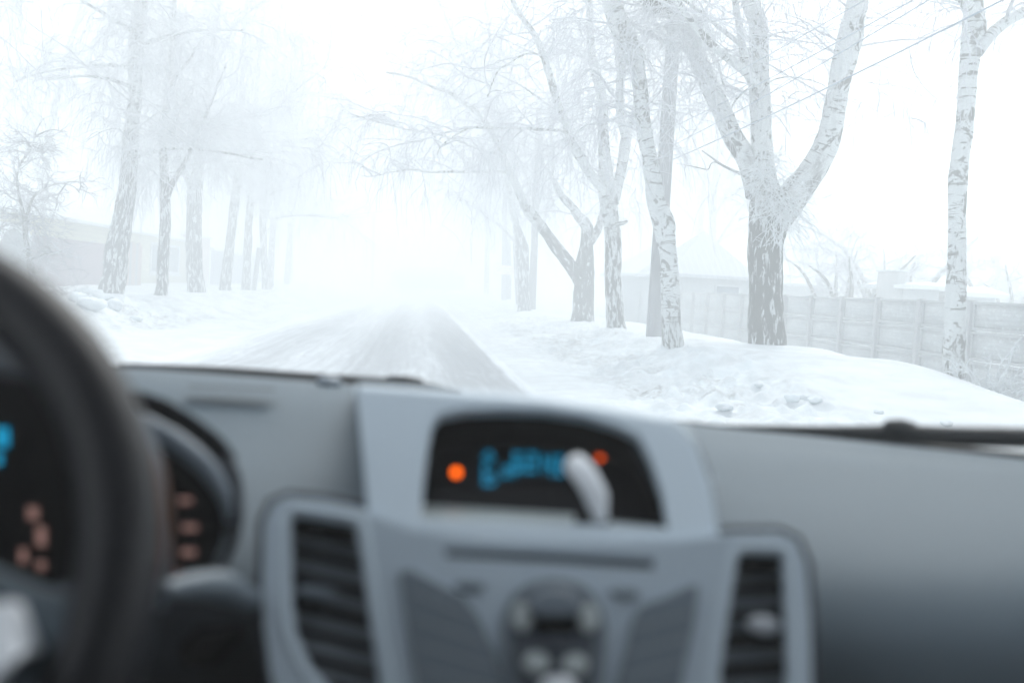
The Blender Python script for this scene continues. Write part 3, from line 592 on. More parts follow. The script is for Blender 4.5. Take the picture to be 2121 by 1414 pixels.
for k in range(-4, 17):
    y = base_y+k*step; zb = -.5+gz(y); zt = top+gz(y)*.6
    if k in (13,): continue
    solid("post", [((FX-.02, y, (zb+zt+.02)/2), (.13, .14, zt-zb+.02))], M["concrete"], froot, .012)
    if k < 16 and k not in (12,):
        L = []; Lf = []
        for j in range(4):
            z0 = zt-.50*(j+1)+.012; L.append(((FX+.01, y+step/2, z0+.243), (.035, step-.14, .486)))
            for zz in (z0+.028, z0+.458): Lf.append(((FX-.012, y+step/2, zz), (.05, step-.145, .05)))
            for yy in (y+.105, y+step-.105): Lf.append(((FX-.0125, yy, z0+.243), (.048, .05, .376)))
        p_ = solid("panel", L, M["panel"], froot); f_ = solid("panel_rim", Lf, M["concrete"], None, .008); f_.parent = p_
# plain gate in the fence
y0 = base_y+12*step; groot = empty("sheet_gate", (FX, y0+1.9, gz(y0)), "plain pale sheet metal gate set in the concrete fence", "gate")
M["gate_pale"] = mottled("pale_sheet", (.60, .64, .66), (.66, .70, .72), 2, .6)
solid("leaf", [((FX, y0+1.0, .75+gz(y0)), (.04, 1.72, 1.9)), ((FX, y0+2.86, .75+gz(y0)), (.04, 1.72, 1.9))], M["gate_pale"], groot, .005)
solid("gate_frame", [((FX-.03, y0+1.93, .75+gz(y0)), (.05, .08, 1.96)), ((FX-.03, y0+1.93, 1.60+gz(y0)), (.04, 3.5, .05))], M["concrete"], groot, .005)

# ---- poles
def pole(name, label, p0, p1, y, w0, w1, h, gx=None):
    a = at_y(*p0, y); b_ = at_y(*p1, y); d = (b_-a)/(b_[2]-a[2]); z = ht(a[0], a[1]); A = a+d*(z-.4-a[2]); Bt = a+d*(z+h-a[2])
    root = empty(name, (A[0], A[1], z), label, "pole", "concrete poles along the road")
    ux = np.array([1, 0, 0.]); V = []
    for P, w in ((A, w0), (Bt, w1)):
        for i, j in ((-1, -1), (1, -1), (1, 1), (-1, 1)): V.append(P+np.array([i*w/2, j*w/2*.8, 0]))
    o = mesh("shaft", V, [[0, 1, 5, 4], [1, 2, 6, 5], [2, 3, 7, 6], [3, 0, 4, 7], [4, 5, 6, 7], [3, 2, 1, 0]], M["pole"], None, False)
    md = o.modifiers.new("b", 'BEVEL'); md.width = .03; md.segments = 2; put(o, root)
    tp = Bt; c_ = solid("crossarm", [((tp[0], tp[1], tp[2]-.25), (1.5, .09, .09))], M["pole"], root, .01)
    ins = []
    for dx in (-.65, -.3, .3, .65):
        ang = np.linspace(0, 2*np.pi, 9)[:-1]
    prof_ = [(0, .02), (.0, .045), (.04, .045), (.05, .03), (.09, .035), (.12, .015), (.13, 0.001)]
    for dx in (-.65, -.3, .3, .65):
        P = np.array([[tp[0]+dx, tp[1], tp[2]-.205+q_[0]] for q_ in prof_]); V2, F2, _ = tube(P, [q_[1] for q_ in prof_], 8); i_ = mesh("insulator", V2, F2, M["gate_pale"], None); i_.parent = c_
    return [np.array([tp[0]+dx, tp[1], tp[2]-.09]) for dx in (-.65, -.3, .3, .65)]
T1 = pole("utility_pole", "tall grey concrete pole directly behind the leaning pale birch", (1353, 712), (1393, 99), 25.6, .33, .27, 9.5)
T2 = pole("utility_pole", "far grey concrete pole beside the swollen trunked birch", (1102, 638), (1113, 330), 54., .34, .28, 9.5)
T3 = pole("utility_pole", "faint concrete pole carrying the pale orange sign plate", (1043, 624), (1046, 420), 78., .34, .28, 9.5)
T0 = [np.array([14.5+dx, 1.0, 9.2]) for dx in (-.65, -.3, .3, .65)]
M["wire"] = mat("frosted_cable", (.36, .42, .50), .7)
def cable(A, B, sag, r, label, name="power_cable", group="overhead cables"):
    t = np.linspace(0, 1, 40)[:, None]; P = A*(1-t)+B*t; P[:, 2] -= 4*sag*(t*(1-t))[:, 0]
    V, F, _ = tube(P, np.full(40, r), 5); o = mesh(name, V, F, M["wire"], None); tag(o, label, "cable", group); return o
def px_cable(p0, y0, p1, y1, r, sag, label):
    A, B = at_y(*p0, y0), at_y(*p1, y1); d = B-A
    return cable(A-d*.0, B+d*.0, sag, r, label)
px_cable((1395, 330), 25.4, (2160, -42), 9.5, .0095, .05, "thick overhead cable dropping left from the slender birch's top towards the near pole")
px_cable((1396, 262), 25.4, (1960, -38), 11.5, .007, .05, "upper left overhead cable of the pair crossing the fork tree's right limb")
px_cable((1396, 300), 25.4, (2010, -52), 10.8, .007, .06, "lower right overhead cable of the pair crossing the fork tree's right limb")
px_cable((1398, 215), 25.4, (1860, -40), 12.5, .006, .05, "thin highest overhead cable slanting up from the near pole")
px_cable((1760, 50), 34, (2240, 168), 24, .008, .1, "faint upper service wire sloping down to the right edge")
px_cable((1750, 112), 34, (2240, 245), 24, .008, .1, "faint lower service wire sloping down to the right edge")
px_cable((500, 188), 60, (1113, 193), 54, .014, .15, "faint wire spanning the road to the far pole")
for i, lab in ((0, "left cable strung between the near and the far pole"), (3, "right cable strung between the near and the far pole")): cable(T1[i], T2[i], .7, .008, lab)

# sign plate on the faint pole: pale orange with two rows of illegible bars
a = at_y(1046, 559, 77.6); s_ = 77.6/FPX
sroot = empty("road_sign", (a[0], a[1], a[2]), "pale orange rectangular sign plate on the faint far pole", "sign")
M["sign"] = mat("orange_sign", (.92, .66, .45), .5); M["sign_w"] = mat("sign_bars", (.85, .80, .70), .5)
so_ = solid("plate", [((a[0], a[1], a[2]), (42*s_, .04, 19*s_))], M["sign"], sroot, .01)
b1 = solid("stripe", [((a[0], a[1]-.03, a[2]+3.2*s_), (33*s_, .01, 2.6*s_)), ((a[0]+2*s_, a[1]-.03, a[2]-4*s_), (26*s_, .01, 3*s_))], M["sign_w"], sroot)
# slanted stub post of the left row
A_ = at_y(525, 604, 59); B_ = at_y(537, 513, 59); z_ = ht(A_[0], A_[1])
V, F, _ = tube(np.array([A_+(A_-B_)*.15, A_, (A_+B_)/2, B_]), [.135, .13, .125, .12], 4)
o = mesh("slanted_post", V, F, M["pole"], None, False); tag(o, "short slanted grey post between the last two birches of the left row", "post")

# ---- buildings behind the gardens
def siding(name, c1, c2, row=.2, axis=2):
    m = mat(name, c1, .6, .3); b = m.node_tree.nodes["Principled BSDF"]; t = nd(m, "ShaderNodeTexCoord"); s3 = nd(m, "ShaderNodeSeparateXYZ"); lk(m, t.outputs["Object"], s3.inputs[0])
    w = nd(m, "ShaderNodeMath", operation='MULTIPLY'); lk(m, s3.outputs[axis], w.inputs[0]); w.inputs[1].default_value = 1/row
    f_ = nd(m, "ShaderNodeMath", operation='FRACT'); lk(m, w.outputs[0], f_.inputs[0]); r = nd(m, "ShaderNodeMapRange"); r.inputs["From Min"].default_value = .80; r.inputs["From Max"].default_value = .97; lk(m, f_.outputs[0], r.inputs["Value"])
    x = nd(m, "ShaderNodeMix", data_type='RGBA'); lk(m, r.outputs[0], x.inputs["Factor"]); x.inputs[6].default_value = (*c1, 1); x.inputs[7].default_value = (*c2, 1); lk(m, x.outputs[2], b.inputs["Base Color"])
    bp = nd(m, "ShaderNodeBump", Strength=.6, Distance=.03); lk(m, f_.outputs[0], bp.inputs["Height"]); lk(m, bp.outputs[0], b.inputs["Normal"]); return m
M["cream"] = siding("cream_siding", (.62, .58, .40), (.40, .38, .28)); M["mauve"] = siding("mauve_profiled_sheet", (.20, .11, .15), (.13, .07, .10), .16, 1)
M["lilac"] = siding("lilac_sheet", (.40, .42, .52), (.34, .36, .46), .25, 1); M["pink"] = mottled("pink_render", (.55, .42, .38), (.60, .47, .42), 3, .9)
M["grey_wood"] = siding("grey_boards", (.27, .30, .32), (.2, .22, .24), .14, 1); M["white_trim"] = mat("white_trim", (.72, .75, .78), .5); M["glass_dark"] = mat("window_pane", (.20, .25, .32), .1, .6)
M["slate"] = siding("corrugated_roof", (.36, .38, .42), (.62, .65, .68), .22, 1); M["wall_pale"] = mottled("pale_wall", (.62, .65, .67), (.67, .70, .72), 2, .9)
HX = -13.5
def yx(px, x=HX): return at_x(px, 560, x)[1]
# mauve gate
g = gz(45)+.35
ya, yb = yx(66), yx(225); zt = 2.12
r_ = empty("gate", (HX, (ya+yb)/2, g), "long dark mauve profiled metal gate before the cream house", "gate")
solid("gate_leaf", [((HX, (ya+yb)/2, (g-.6+zt)/2+.1), (.06, yb-ya, zt-g+.6))], M["mauve"], r_); solid("top_rail", [((HX+.01, (ya+yb)/2, zt+.13), (.09, yb-ya, .06))], M["mauve"], r_, .01)
yc, ye = yx(262), yx(292)
r_ = empty("board_gate", (HX, (yc+ye)/2, g), "narrow wicket of brown and grey upright boards right of the thick left birch", "gate")
M["b1"] = mottled("brown_board", (.36, .24, .20), (.42, .30, .26), 5, .9); M["b2"] = mottled("grey_board", (.22, .23, .25), (.30, .31, .33), 5, .9)
n = 7
for i in range(n): solid("board", [((HX, yc+(ye-yc)*(i+.5)/n, g+.95), (.05, (ye-yc)/n*.9, 2.3+.12*(i % 3)))], M["b1"] if i % 3 != 1 else M["b2"], r_, .004)
# cream house
hx = -14.6; y1, y2 = at_x(40, 560, hx)[1], at_x(389, 560, hx)[1]; ze = 3.15
r_ = empty("cream_house", (hx, (y1+y2)/2, g), "long low cream sided house with white framed window and snowy roof", "house")
solid("wall", [((hx-3.5, (y1+y2)/2, (g-.6+ze)/2), (7, y2-y1, ze-g+.6))], M["cream"], r_)
rf = mesh("roof", [[hx+.35, y1-.4, ze-.05], [hx+.35, y2+.4, ze-.05], [hx-3.5, y2-1.5, ze+1.3], [hx-3.5, y1+.8, ze+1.0], [hx-7.3, y1-.4, ze], [hx-7.3, y2+.4, ze],
    [hx+.35, y1-.4, ze+.08], [hx+.35, y2+.4, ze+.08], [hx-3.5, y2-1.5, ze+1.45], [hx-3.5, y1+.8, ze+1.15], [hx-7.3, y1-.4, ze+.13], [hx-7.3, y2+.4, ze+.13]],
    [[6, 7, 8, 9], [9, 8, 11, 10], [7, 11, 8], [6, 9, 10], [0, 1, 7, 6], [1, 5, 11, 7], [0, 6, 10, 4], [4, 10, 11, 5], [0, 4, 5, 1]], M["snow_roof"], None, False); put(rf, r_)
wy1, wy2 = at_x(311, 540, hx)[1], at_x(369, 540, hx)[1]; wz1, wz2 = at_x(340, 565, hx)[2], at_x(340, 508, hx)[2]
wm = (wy1+wy2)/2; w_ = solid("window", [((hx+.04, wy1, (wz1+wz2)/2), (.08, .14, wz2-wz1+.14)), ((hx+.04, wy2, (wz1+wz2)/2), (.08, .14, wz2-wz1+.14)), ((hx+.04, wm, wz1), (.078, wy2-wy1-.14, .14)), ((hx+.04, wm, wz2), (.078, wy2-wy1-.14, .14)), ((hx+.04, wm, (wz1+wz2)/2), (.074, .1, wz2-wz1-.14))], M["white_trim"], r_)
pn = solid("pane", [((hx+.015, wm, (wz1+wz2)/2), (.03, wy2-wy1, wz2-wz1))], M["glass_dark"], None); pn.parent = w_
sl = solid("sill", [((hx+.1, wm, wz1-.12), (.2, wy2-wy1+.4, .07))], M["snow_roof"], None, .02); sl.parent = w_
# grey shed at the left edge
sx0 = -12.6; y0_, y1_ = at_x(-60, 560, sx0)[1], at_x(56, 560, sx0)[1]; zr = at_x(30, 470, sx0)[2]; zs = at_x(0, 505, sx0)[2]
r_ = empty("grey_shed", (sx0, (y0_+y1_)/2, g), "grey boarded shed with a rounded gable at the far left edge", "shed")
ym = at_x(26, 500, sx0)[1]; pts_ = [(y1_-2*(y1_-ym), g-.8), (y1_, g-.8), (y1_, zs), (y1_-(y1_-ym)*.35, zr-.22), (ym, zr), (ym-(y1_-ym)*.65, zr-.22), (y1_-2*(y1_-ym), zs)]
nP = len(pts_); V = [[sx0, a_, b_] for a_, b_ in pts_]+[[sx0-4, a_, b_] for a_, b_ in pts_]
o = mesh("shed_body", V, [list(range(nP)), list(range(2*nP-1, nP-1, -1))]+[[i, i+nP, (i+1) % nP+nP, (i+1) % nP] for i in range(nP)], M["grey_wood"], None, False); put(o, r_)
capV = []; 
for (a_, b_) in pts_[2:]: capV += [[sx0+.15, a_+(.12 if a_ > ym else -.12 if a_ < ym else 0), b_+.03], [sx0-4.1, a_+(.12 if a_ > ym else -.12 if a_ < ym else 0), b_+.03], [sx0+.15, a_+(.12 if a_ > ym else -.12 if a_ < ym else 0), b_+.12], [sx0-4.1, a_+(.12 if a_ > ym else -.12 if a_ < ym else 0), b_+.12]]
Fc = []
for i in range(4): k = i*4; Fc += [[k, k+1, k+5, k+4], [k+2, k+6, k+7, k+3], [k, k+4, k+6, k+2], [k+1, k+3, k+7, k+5]]
Fc += [[0, 2, 3, 1], [16, 17, 19, 18]]
put(mesh("shed_roof", capV, Fc, M["snow_roof"], None, False), r_)
# pink annex and lilac fence
y3, y4 = at_x(395, 560, hx)[1], at_x(433, 560, hx)[1]
r_ = empty("pink_annex", (hx, (y3+y4)/2, g), "narrow pinkish rendered annex right of the cream house", "annex")
zt2 = at_x(433, 495, hx)[2]; y3 = y2+.2
solid("wall", [((hx-2, (y3+y4)/2, (g-.6+zt2)/2), (4, y4-y3, zt2-g+.6))], M["pink"], r_)
solid("roof", [((hx-2, (y3+y4)/2+.05, zt2+.06), (4.3, y4-y3+.1, .14))], M["snow_roof"], r_, .03)
y5, y6 = at_x(437, 560, -12.5)[1], at_x(560, 560, -12.5)[1]; zf = at_x(500, 528, -12.5)[2]
r_ = empty("sheet_fence", (-12.5, (y5+y6)/2, gz(70)), "pale lilac sheet fence with a thick cap of snow behind the left birches", "fence")
solid("sheet", [((-12.5, (y5+y6)/2, (zf+gz(60)-.4)/2), (.06, y6-y5, zf-gz(60)+.4))], M["lilac"], r_)
n = 60; yy = np.linspace(y5, y6, n); V = []
for y_ in yy:
    h_ = .16+.10*random.random()
    for dx, dz in ((-.14, .01), (-.13, h_*.7), (0, h_), (.13, h_*.7), (.14, .01)): V.append([-12.5+dx, y_, zf+dz])
V = np.array(V); put(mesh("snow_cap", V, grid_faces(n, 5), M["snow_roof"], None), r_)
# hip roofed house behind the concrete fence
def hip(name, label, px0, px1, pyE, pxA, pyA, y, roofm, depth=7., eaves_over=.3, wallm="wall_pale", chim=None, snowpatch=False):
    a = at_y(px0, pyE, y); b_ = at_y(px1, pyE, y); zE = (a[2]+b_[2])/2; A = at_y(pxA, pyA, y+depth*.45); z0 = gz(y)-.3
    cx = (a[0]+b_[0])/2; w = b_[0]-a[0]; r_ = empty(name, (cx, y+depth/2, z0), label, "house")
    solid("wall", [((cx, y+depth/2, (z0+zE)/2), (w-2*eaves_over, depth-2*eaves_over, zE-z0-.004))], M[wallm], r_)
    e = [[a[0], y, zE], [b_[0], y, zE], [b_[0], y+depth, zE], [a[0], y+depth, zE]]; e2 = [[p[0], p[1], p[2]+.12] for p in e]
    o = mesh("roof", e+e2+[[A[0], A[1], A[2]]], [[3, 2, 1, 0], [0, 1, 5, 4], [1, 2, 6, 5], [2, 3, 7, 6], [3, 0, 4, 7], [4, 5, 8], [5, 6, 8], [6, 7, 8], [7, 4, 8]], M[roofm], None, False); put(o, r_)
    if chim is not None:
        p = at_y(chim[0], chim[1], A[1]); c_ = solid("chimney", [((p[0], A[1]+.2, p[2]-.5), (.4, .4, 1.6))], M["pole"], None, .02); c_.parent = o
    return r_, a, b_, zE
m = mat("corrugated_roof_front", (.36, .38, .42), .6); M["slate_x"] = siding("corrugated_roof_x", (.60, .63, .68), (.75, .78, .80), .24, 0)
r_, a, b_, zE = hip("hip_roofed_house", "pale house with a corrugated hip roof behind the fence, left of the massive fork tree", 1385, 1572, 577, 1458, 478, 40., "slate_x", 6.5)
q = at_y(1510, 606, 40); wv = solid("window", [((q[0], 40.22, q[2]), (.95, .06, .55))], M["white_trim"], r_)
pv = solid("pane", [((q[0], 40.18, q[2]), (.8, .03, .42))], M["glass_dark"], None); pv.parent = wv
hip("snow_roofed_house", "small house with a pointed snow covered roof left of the leaning birch's pole", 1290, 1400, 573, 1350, 512, 47., "snow_roof", 6.)
hip("snow_roofed_house", "house with a long flat snow roof running behind the massive fork tree", 1530, 1735, 592, 1600, 560, 46., "snow_roof", 7.)
hip("snow_roofed_shed", "low shed with a thick snow roof behind the fence left of the slender birch", 1888, 1975, 600, 1925, 583, 33., "snow_roof", 4.)
hip("snow_roofed_shed", "low snow roofed shed behind the fence right of the slender birch", 2000, 2092, 616, 2040, 592, 32., "snow_roof", 4.)
hip("far_house", "very faint large roofed house with a chimney in the fog at the right", 1990, 2240, 612, 2120, 530, 62., "snow_roof", 9., chim=(2068, 540))
q = at_y(1870, 600, 34); r_ = empty("plank_shed", (q[0], 34, 0), "small grey plank hut touching the left end of the snowy shed", "hut")
solid("wall", [((q[0], 34.9, q[2]-.2), (.42, 1.2, 1.5))], M["concrete"], r_); solid("roof", [((q[0], 34.9, q[2]+.59), (.5, 1.3, .05))], M["snow_roof"], r_)
# far low house and street pole where the road ends in fog
a = at_y(812, 570, 118); b_ = at_y(962, 570, 118)
r_ = empty("far_low_house", ((a[0]+b_[0])/2, 121, gz(118)), "barely visible long low house where the road ends in fog", "house")
za = at_y(880, 570, 118)[2]; solid("wall", [(((a[0]+b_[0])/2, 121, (gz(118)-.3+za)/2), (b_[0]-a[0], 6, za-gz(118)+.3))], M["gate_pale"], r_)
A = at_y(840, 553, 121); mesh_r = mesh("roof", [[a[0]-.3, 117.7, za], [b_[0]+.3, 117.7, za], [b_[0]+.3, 124.3, za], [a[0]-.3, 124.3, za], [A[0], 121, A[2]], [b_[0]-2, 121, za+.9]], [[0, 1, 5, 4], [1, 2, 5], [2, 3, 4, 5], [3, 0, 4], [3, 2, 1, 0]], M["snow_roof"], None, False); put(mesh_r, r_)
pole("utility_pole", "barely visible pole standing left of the far low house", (771, 596), (773, 500), 122., .3, .24, 8.)
# ------------------------------------------------------------------ the car the picture is taken from
CY, CR = YAW+R(3.5), R(2.4)
ay = np.array([math.sin(CY), math.cos(CY), 0.]); ax0 = np.array([math.cos(CY), -math.sin(CY), 0.]); az0 = np.array([0, 0, 1.])
ax = ax0*math.cos(CR)-az0*math.sin(CR); az = ax0*math.sin(CR)+az0*math.cos(CR)
AX = np.stack([ax, ay, az])                       # rows: local axes in world
car = empty("car", (0, 0, 0), "car we sit in, grey dashboard and silver centre console seen from inside", "car")
car.matrix_world = Matrix([[ax[0], ay[0], az[0], CAM[0]], [ax[1], ay[1], az[1], CAM[1]], [ax[2], ay[2], az[2], CAM[2]], [0, 0, 0, 1]])
def ld(px, py): return AX @ ray(px, py)
def L(px, py, Yd): d = ld(px, py); return d*(Yd/d[1])          # car-local point Yd metres ahead of the eye
def tilt(deg):
    global FT, fn
    FT = R(deg); fn = np.array([0, -math.cos(FT), math.sin(FT)])
FP0 = L(1150, 1112, .925); UP, LO = 47, 30; tilt(UP)
def PF(px, py, off=0., ft=None):                    # point on the console face (off metres behind it)
    d = ld(px, py); k = np.dot(FP0-fn*off, fn)/np.dot(d, fn); return d*k
def part(name, V, F, mt, parent=car, smooth=True, sub=0):
    o = mesh(name, V, F, mt, None, smooth); o.parent = parent
    if sub: md = o.modifiers.new("s", 'SUBSURF'); md.levels = sub; md.render_levels = sub
    return o
def loft(name, rows, mt, nu=60, nv=50, parent=car, thick=0.):
    G = np.array([catmull(r, nu) for r in rows]); G = np.array([catmull(G[:, j], nv) for j in range(nu)]).transpose(1, 0, 2)
    o = part(name, G.reshape(-1, 3), grid_faces(nv, nu), mt, parent)
    if thick: md = o.modifiers.new("t", 'SOLIDIFY'); md.thickness = thick; md.offset = 0
    return o
def ltube(name, pts, rad, mt, parent=car, n=60, sides=16, closed_caps=True):
    P = catmull(pts, n); r = np.interp(np.linspace(0, 1, n), np.linspace(0, 1, len(rad)), rad)
    t = np.gradient(P, axis=0); t /= np.linalg.norm(t, axis=1)[:, None]; ref = np.array([0, 1., .05])
    n1 = np.cross(t, ref); n1 /= np.linalg.norm(n1, axis=1)[:, None]+1e-9; n2 = np.cross(t, n1); a = np.linspace(0, 2*np.pi, sides, endpoint=False)
    V = (P[:, None]+r[:, None, None]*(np.cos(a)[None, :, None]*n1[:, None]+np.sin(a)[None, :, None]*n2[:, None])).reshape(-1, 3)
    i = np.arange(n*sides).reshape(n, sides); j = np.roll(i, -1, axis=1); F = np.stack([i[:-1], i[1:], j[1:], j[:-1]], -1).reshape(-1, 4).tolist()
    F += [list(range(sides)), list(range(n*sides-1, n*sides-sides-1, -1))]
    return part(name, V, F, mt, parent)
def plate(name, outline, mt, off=0., thick=.004, bevel=.002, holes=(), parent=car, fn_pt=None, rnd=0):
    """flat plate on the console face; outline and holes are pixel polygons; off metres behind the face"""
    ex = np.array([1., 0, 0]); ey = np.cross(ex, fn)*-1; ey = np.array([0, math.sin(FT), math.cos(FT)])
    O = FP0-fn*off; cu_ = bpy.data.curves.new(name, 'CURVE'); cu_.dimensions = '2D'; cu_.fill_mode = 'BOTH'; cu_.extrude = thick/2; cu_.bevel_depth = bevel; cu_.bevel_resolution = 2
    for poly in (outline,)+tuple(holes):
        pts = [PF(p[0], p[1], off)-O for p in poly]; q = np.array([[p @ ex, p @ ey] for p in pts])
        if rnd:
            for _ in range(rnd): a_, b_ = q, np.roll(q, -1, axis=0); q = np.stack([.75*a_+.25*b_, .25*a_+.75*b_], 1).reshape(-1, 2)
        sp_ = cu_.splines.new('POLY'); sp_.points.add(len(q)-1); sp_.use_cyclic_u = True
        for i, (x_, y_) in enumerate(q): sp_.points[i].co = (x_, y_, 0, 1)
    tmp = bpy.data.objects.new(name+"_c", cu_); S.collection.objects.link(tmp)
    dg = bpy.context.evaluated_depsgraph_get(); me = bpy.data.meshes.new_from_object(tmp.evaluated_get(dg)); bpy.data.objects.remove(tmp, do_unlink=True)
    me.materials.clear(); me.materials.append(mt)
    o = bpy.data.objects.new(name, me); S.collection.objects.link(o); o.parent = parent
    ez = fn; o.matrix_parent_inverse = Matrix.Identity(4)
    Mx = Matrix([[ex[0], ey[0], ez[0], O[0]], [ex[1], ey[1], ez[1], O[1]], [ex[2], ey[2], ez[2], O[2]], [0, 0, 0, 1]])
    me.transform(Mx); return o
def plastic(name, c_, rough=.5, grain=900, bump=.12, spec=.5):
    m = mat(name, c_, rough, spec); b = m.node_tree.nodes["Principled BSDF"]; t = nd(m, "ShaderNodeTexCoord")
    n = nd(m, "ShaderNodeTexVoronoi", Scale=grain*.5); lk(m, t.outputs["Object"], n.inputs["Vector"]); bp = nd(m, "ShaderNodeBump", Strength=bump, Distance=.0004)
    lk(m, n.outputs["Distance"], bp.inputs["Height"]); lk(m, bp.outputs[0], b.inputs["Normal"]); return m
M["dash"] = plastic("dash_plastic", (.112, .148, .176), .62, spec=.22); M["silver"] = plastic("silver_plastic", (.48, .57, .645), .42, bump=.03, spec=.35); M["keyp"] = plastic("key_panel_grey", (.16, .20, .235), .45, bump=.03); M["dgrey2"] = plastic("cluster_grey", (.06, .075, .095), .45, bump=.03)
M["black"] = mat("black_plastic", (.003, .003, .004), .8, .0); M["dgrey"] = plastic("dark_grey_plastic", (.034, .040, .050), .55, spec=.15); M["mgrey"] = plastic("button_grey", (.17, .21, .25), .45); M["slot"] = mat("slot_grey", (.035, .045, .055), .7, .2)
M["slat"] = mat("slat_grey", (.15, .175, .20), .5, .3); M["knob"] = mat("bright_knob", (.72, .76, .80), .3, .6); M["screen"] = mat("display_glass", (.003, .003, .005), .2, .1)
M["ledge"] = mat("ledge_grey", (.50, .56, .56), .4); M["chrome"] = mat("satin_metal", (.85, .90, .95), .35, .6, .1); M["rubber"] = mat("wiper_rubber", (.012, .014, .017), .5, .4)
M["wheel"] = plastic("wheel_leather", (.009, .010, .014), .48, 500, spec=.45); M["head"] = mat("headliner", (.22, .23, .24), .9); M["seat"] = mat("seat_fabric", (.04, .04, .045), .9); M["paint"] = mat("car_paint", (.16, .18, .2), .3, .5, .3)
def emis(name, col, s):
    m = mat(name, (0.01, 0.01, 0.01), .5); b = m.node_tree.nodes["Principled BSDF"]; b.inputs["Emission Color"].default_value = (*col, 1); b.inputs["Emission Strength"].default_value = s; return m
M["cyan"] = emis("cyan_digits", (.0, .25, .46), .62); M["amber"] = emis("amber_lamp", (1, .13, .0), 1.7); M["amber2"] = emis("amber_lamp_dim", (1, .10, .0), .75); M["dial"] = emis("dial_marks", (.30, .17, .15), .38)

# dashboard: one swept surface from the windscreen foot down to the fascia
ytab = [(-650, 745), (-400, 742), (-200, 745), (0, 752), (270, 763), (500, 779), (735, 797), (945, 815), (1150, 838), (1420, 877), (1700, 905), (2000, 936), (2121, 949), (2300, 972), (2500, 1000), (2750, 1035)]
Ytab = [(-650, 1.34), (-400, 1.42), (-200, 1.5), (270, 1.62), (900, 1.70), (1420, 1.64), (2000, 1.50), (2300, 1.40), (2500, 1.32), (2750, 1.25)]
fy = lambda x: float(np.interp(x, [a_[0] for a_ in ytab], [a_[1] for a_ in ytab])); fY = lambda x: float(np.interp(x, [a_[0] for a_ in Ytab], [a_[1] for a_ in Ytab]))
cols = [-650, -400, -200, 0, 270, 500, 735, 900, 1150, 1420, 1700, 2000, 2121, 2300, 2500, 2750]
rows = [[L(x, fy(x)+7, fY(x)+.05)+[0, 0, -.02] for x in cols], [L(x, fy(x), fY(x)) for x in cols], [L(x, fy(x)+26, fY(x)*.90) for x in cols]]
for (yy, Yd, sh) in [(935, 1.29, .4), (1010, 1.165, .3), (1090, 1.07, .2), (1180, 1.00, .1), (1280, .958, 0), (1380, .935, 0), (1500, .93, 0), (1700, .95, 0)]:
    rows.append([L(x, yy+sh*(x-1150)*.10, Yd+.08*math.exp(-((x-1150)/520)**2)) for x in cols])
dash = loft("dashboard", rows, M["dash"], 80, 70)
# narrow demister slot on the left dash top
V = [L(390, 803, 1.43)+[0, 0, .004], L(570, 810, 1.45)+[0, 0, .004], L(570, 815, 1.42)+[0, 0, .004], L(390, 808, 1.40)+[0, 0, .004]]; part("demister_slot", V, [[0, 1, 2, 3]], M["slot"], smooth=False)
# console face with its openings
disp_hole = [(868, 1082), (872, 1010), (882, 930), (893, 880), (910, 862), (960, 853), (1040, 850), (1130, 853), (1210, 865), (1280, 886), (1325, 908), (1350, 955), (1375, 1030), (1388, 1105), (1280, 1098), (1150, 1093), (1000, 1086)]
lv_hole = [(600, 1072), (612, 1066), (728, 1084), (742, 1092), (755, 1170), (772, 1290), (795, 1440), (740, 1470), (690, 1440), (640, 1380), (608, 1310), (600, 1240)]
rv_hole = [(1524, 1150), (1530, 1144), (1612, 1146), (1622, 1152), (1630, 1280), (1634, 1400), (1625, 1440), (1490, 1440), (1485, 1400), (1502, 1280)]
slot_hole = [(922, 1137), (1100, 1145), (1352, 1160), (1358, 1172), (1352, 1185), (1100, 1170), (922, 1160), (915, 1148)]
up_out = [(742, 812), (945, 828), (1100, 838), (1250, 858), (1395, 884), (1440, 930), (1468, 1010), (1484, 1112), (1400, 1124), (1200, 1128), (1000, 1120), (850, 1098), (766, 1066), (757, 960)]
lo_out = [(766, 1068), (850, 1100), (1000, 1122), (1200, 1130), (1400, 1126), (1484, 1114), (1520, 1110), (1610, 1108), (1645, 1125), (1664, 1170), (1672, 1280), (1676, 1500), (1676, 1650), (640, 1650), (600, 1500), (566, 1400), (553, 1300), (550, 1200), (553, 1085), (568, 1050), (600, 1036), (680, 1044), (752, 1060)]
face = plate("console_face", up_out, M["silver"], 0., .008, .0016, (disp_hole,))
def grown(poly, g_):
    cx_, cy_ = np.mean(poly, axis=0); n_ = len(poly); out = []
    ar = sum(poly[i][0]*poly[(i+1) % n_][1]-poly[(i+1) % n_][0]*poly[i][1] for i in range(n_)); sg = 1 if ar > 0 else -1
    for i in range(n_):
        a_, b_ = np.array(poly[i-1], float), np.array(poly[(i+1) % n_], float); t_ = b_-a_; t_ /= np.linalg.norm(t_); out.append((poly[i][0]+sg*t_[1]*g_, poly[i][1]-sg*t_[0]*g_))
    return out
plate("shadow_gap", [p for p in grown(up_out[3:8], 9)]+[(1480, 1116), (1400, 1100), (1300, 900)], M["dgrey"], .009, .004, .0)
tilt(LO)
low = plate("lower_console", lo_out, M["silver"], -.004, .010, .0014, (lv_hole, rv_hole, slot_hole))
plate("shadow_gap", grown([p for p in lo_out], 13), M["dgrey"], .008, .006, .002, (lv_hole, rv_hole, slot_hole))
def hole_trim(hole, r_): 
    P_ = [PF(x, y, -.008) for x, y in hole]; P_.append(P_[0]); ltube("vent_trim", P_, [r_, r_], M["trim"], low, 120, 10)
M["trim"] = plastic("vent_trim_silver", (.55, .65, .72), .35, bump=.02)
hole_trim(grown(lv_hole, 12), .0042); hole_trim(grown(rv_hole, 10), .0038)
tilt(UP)
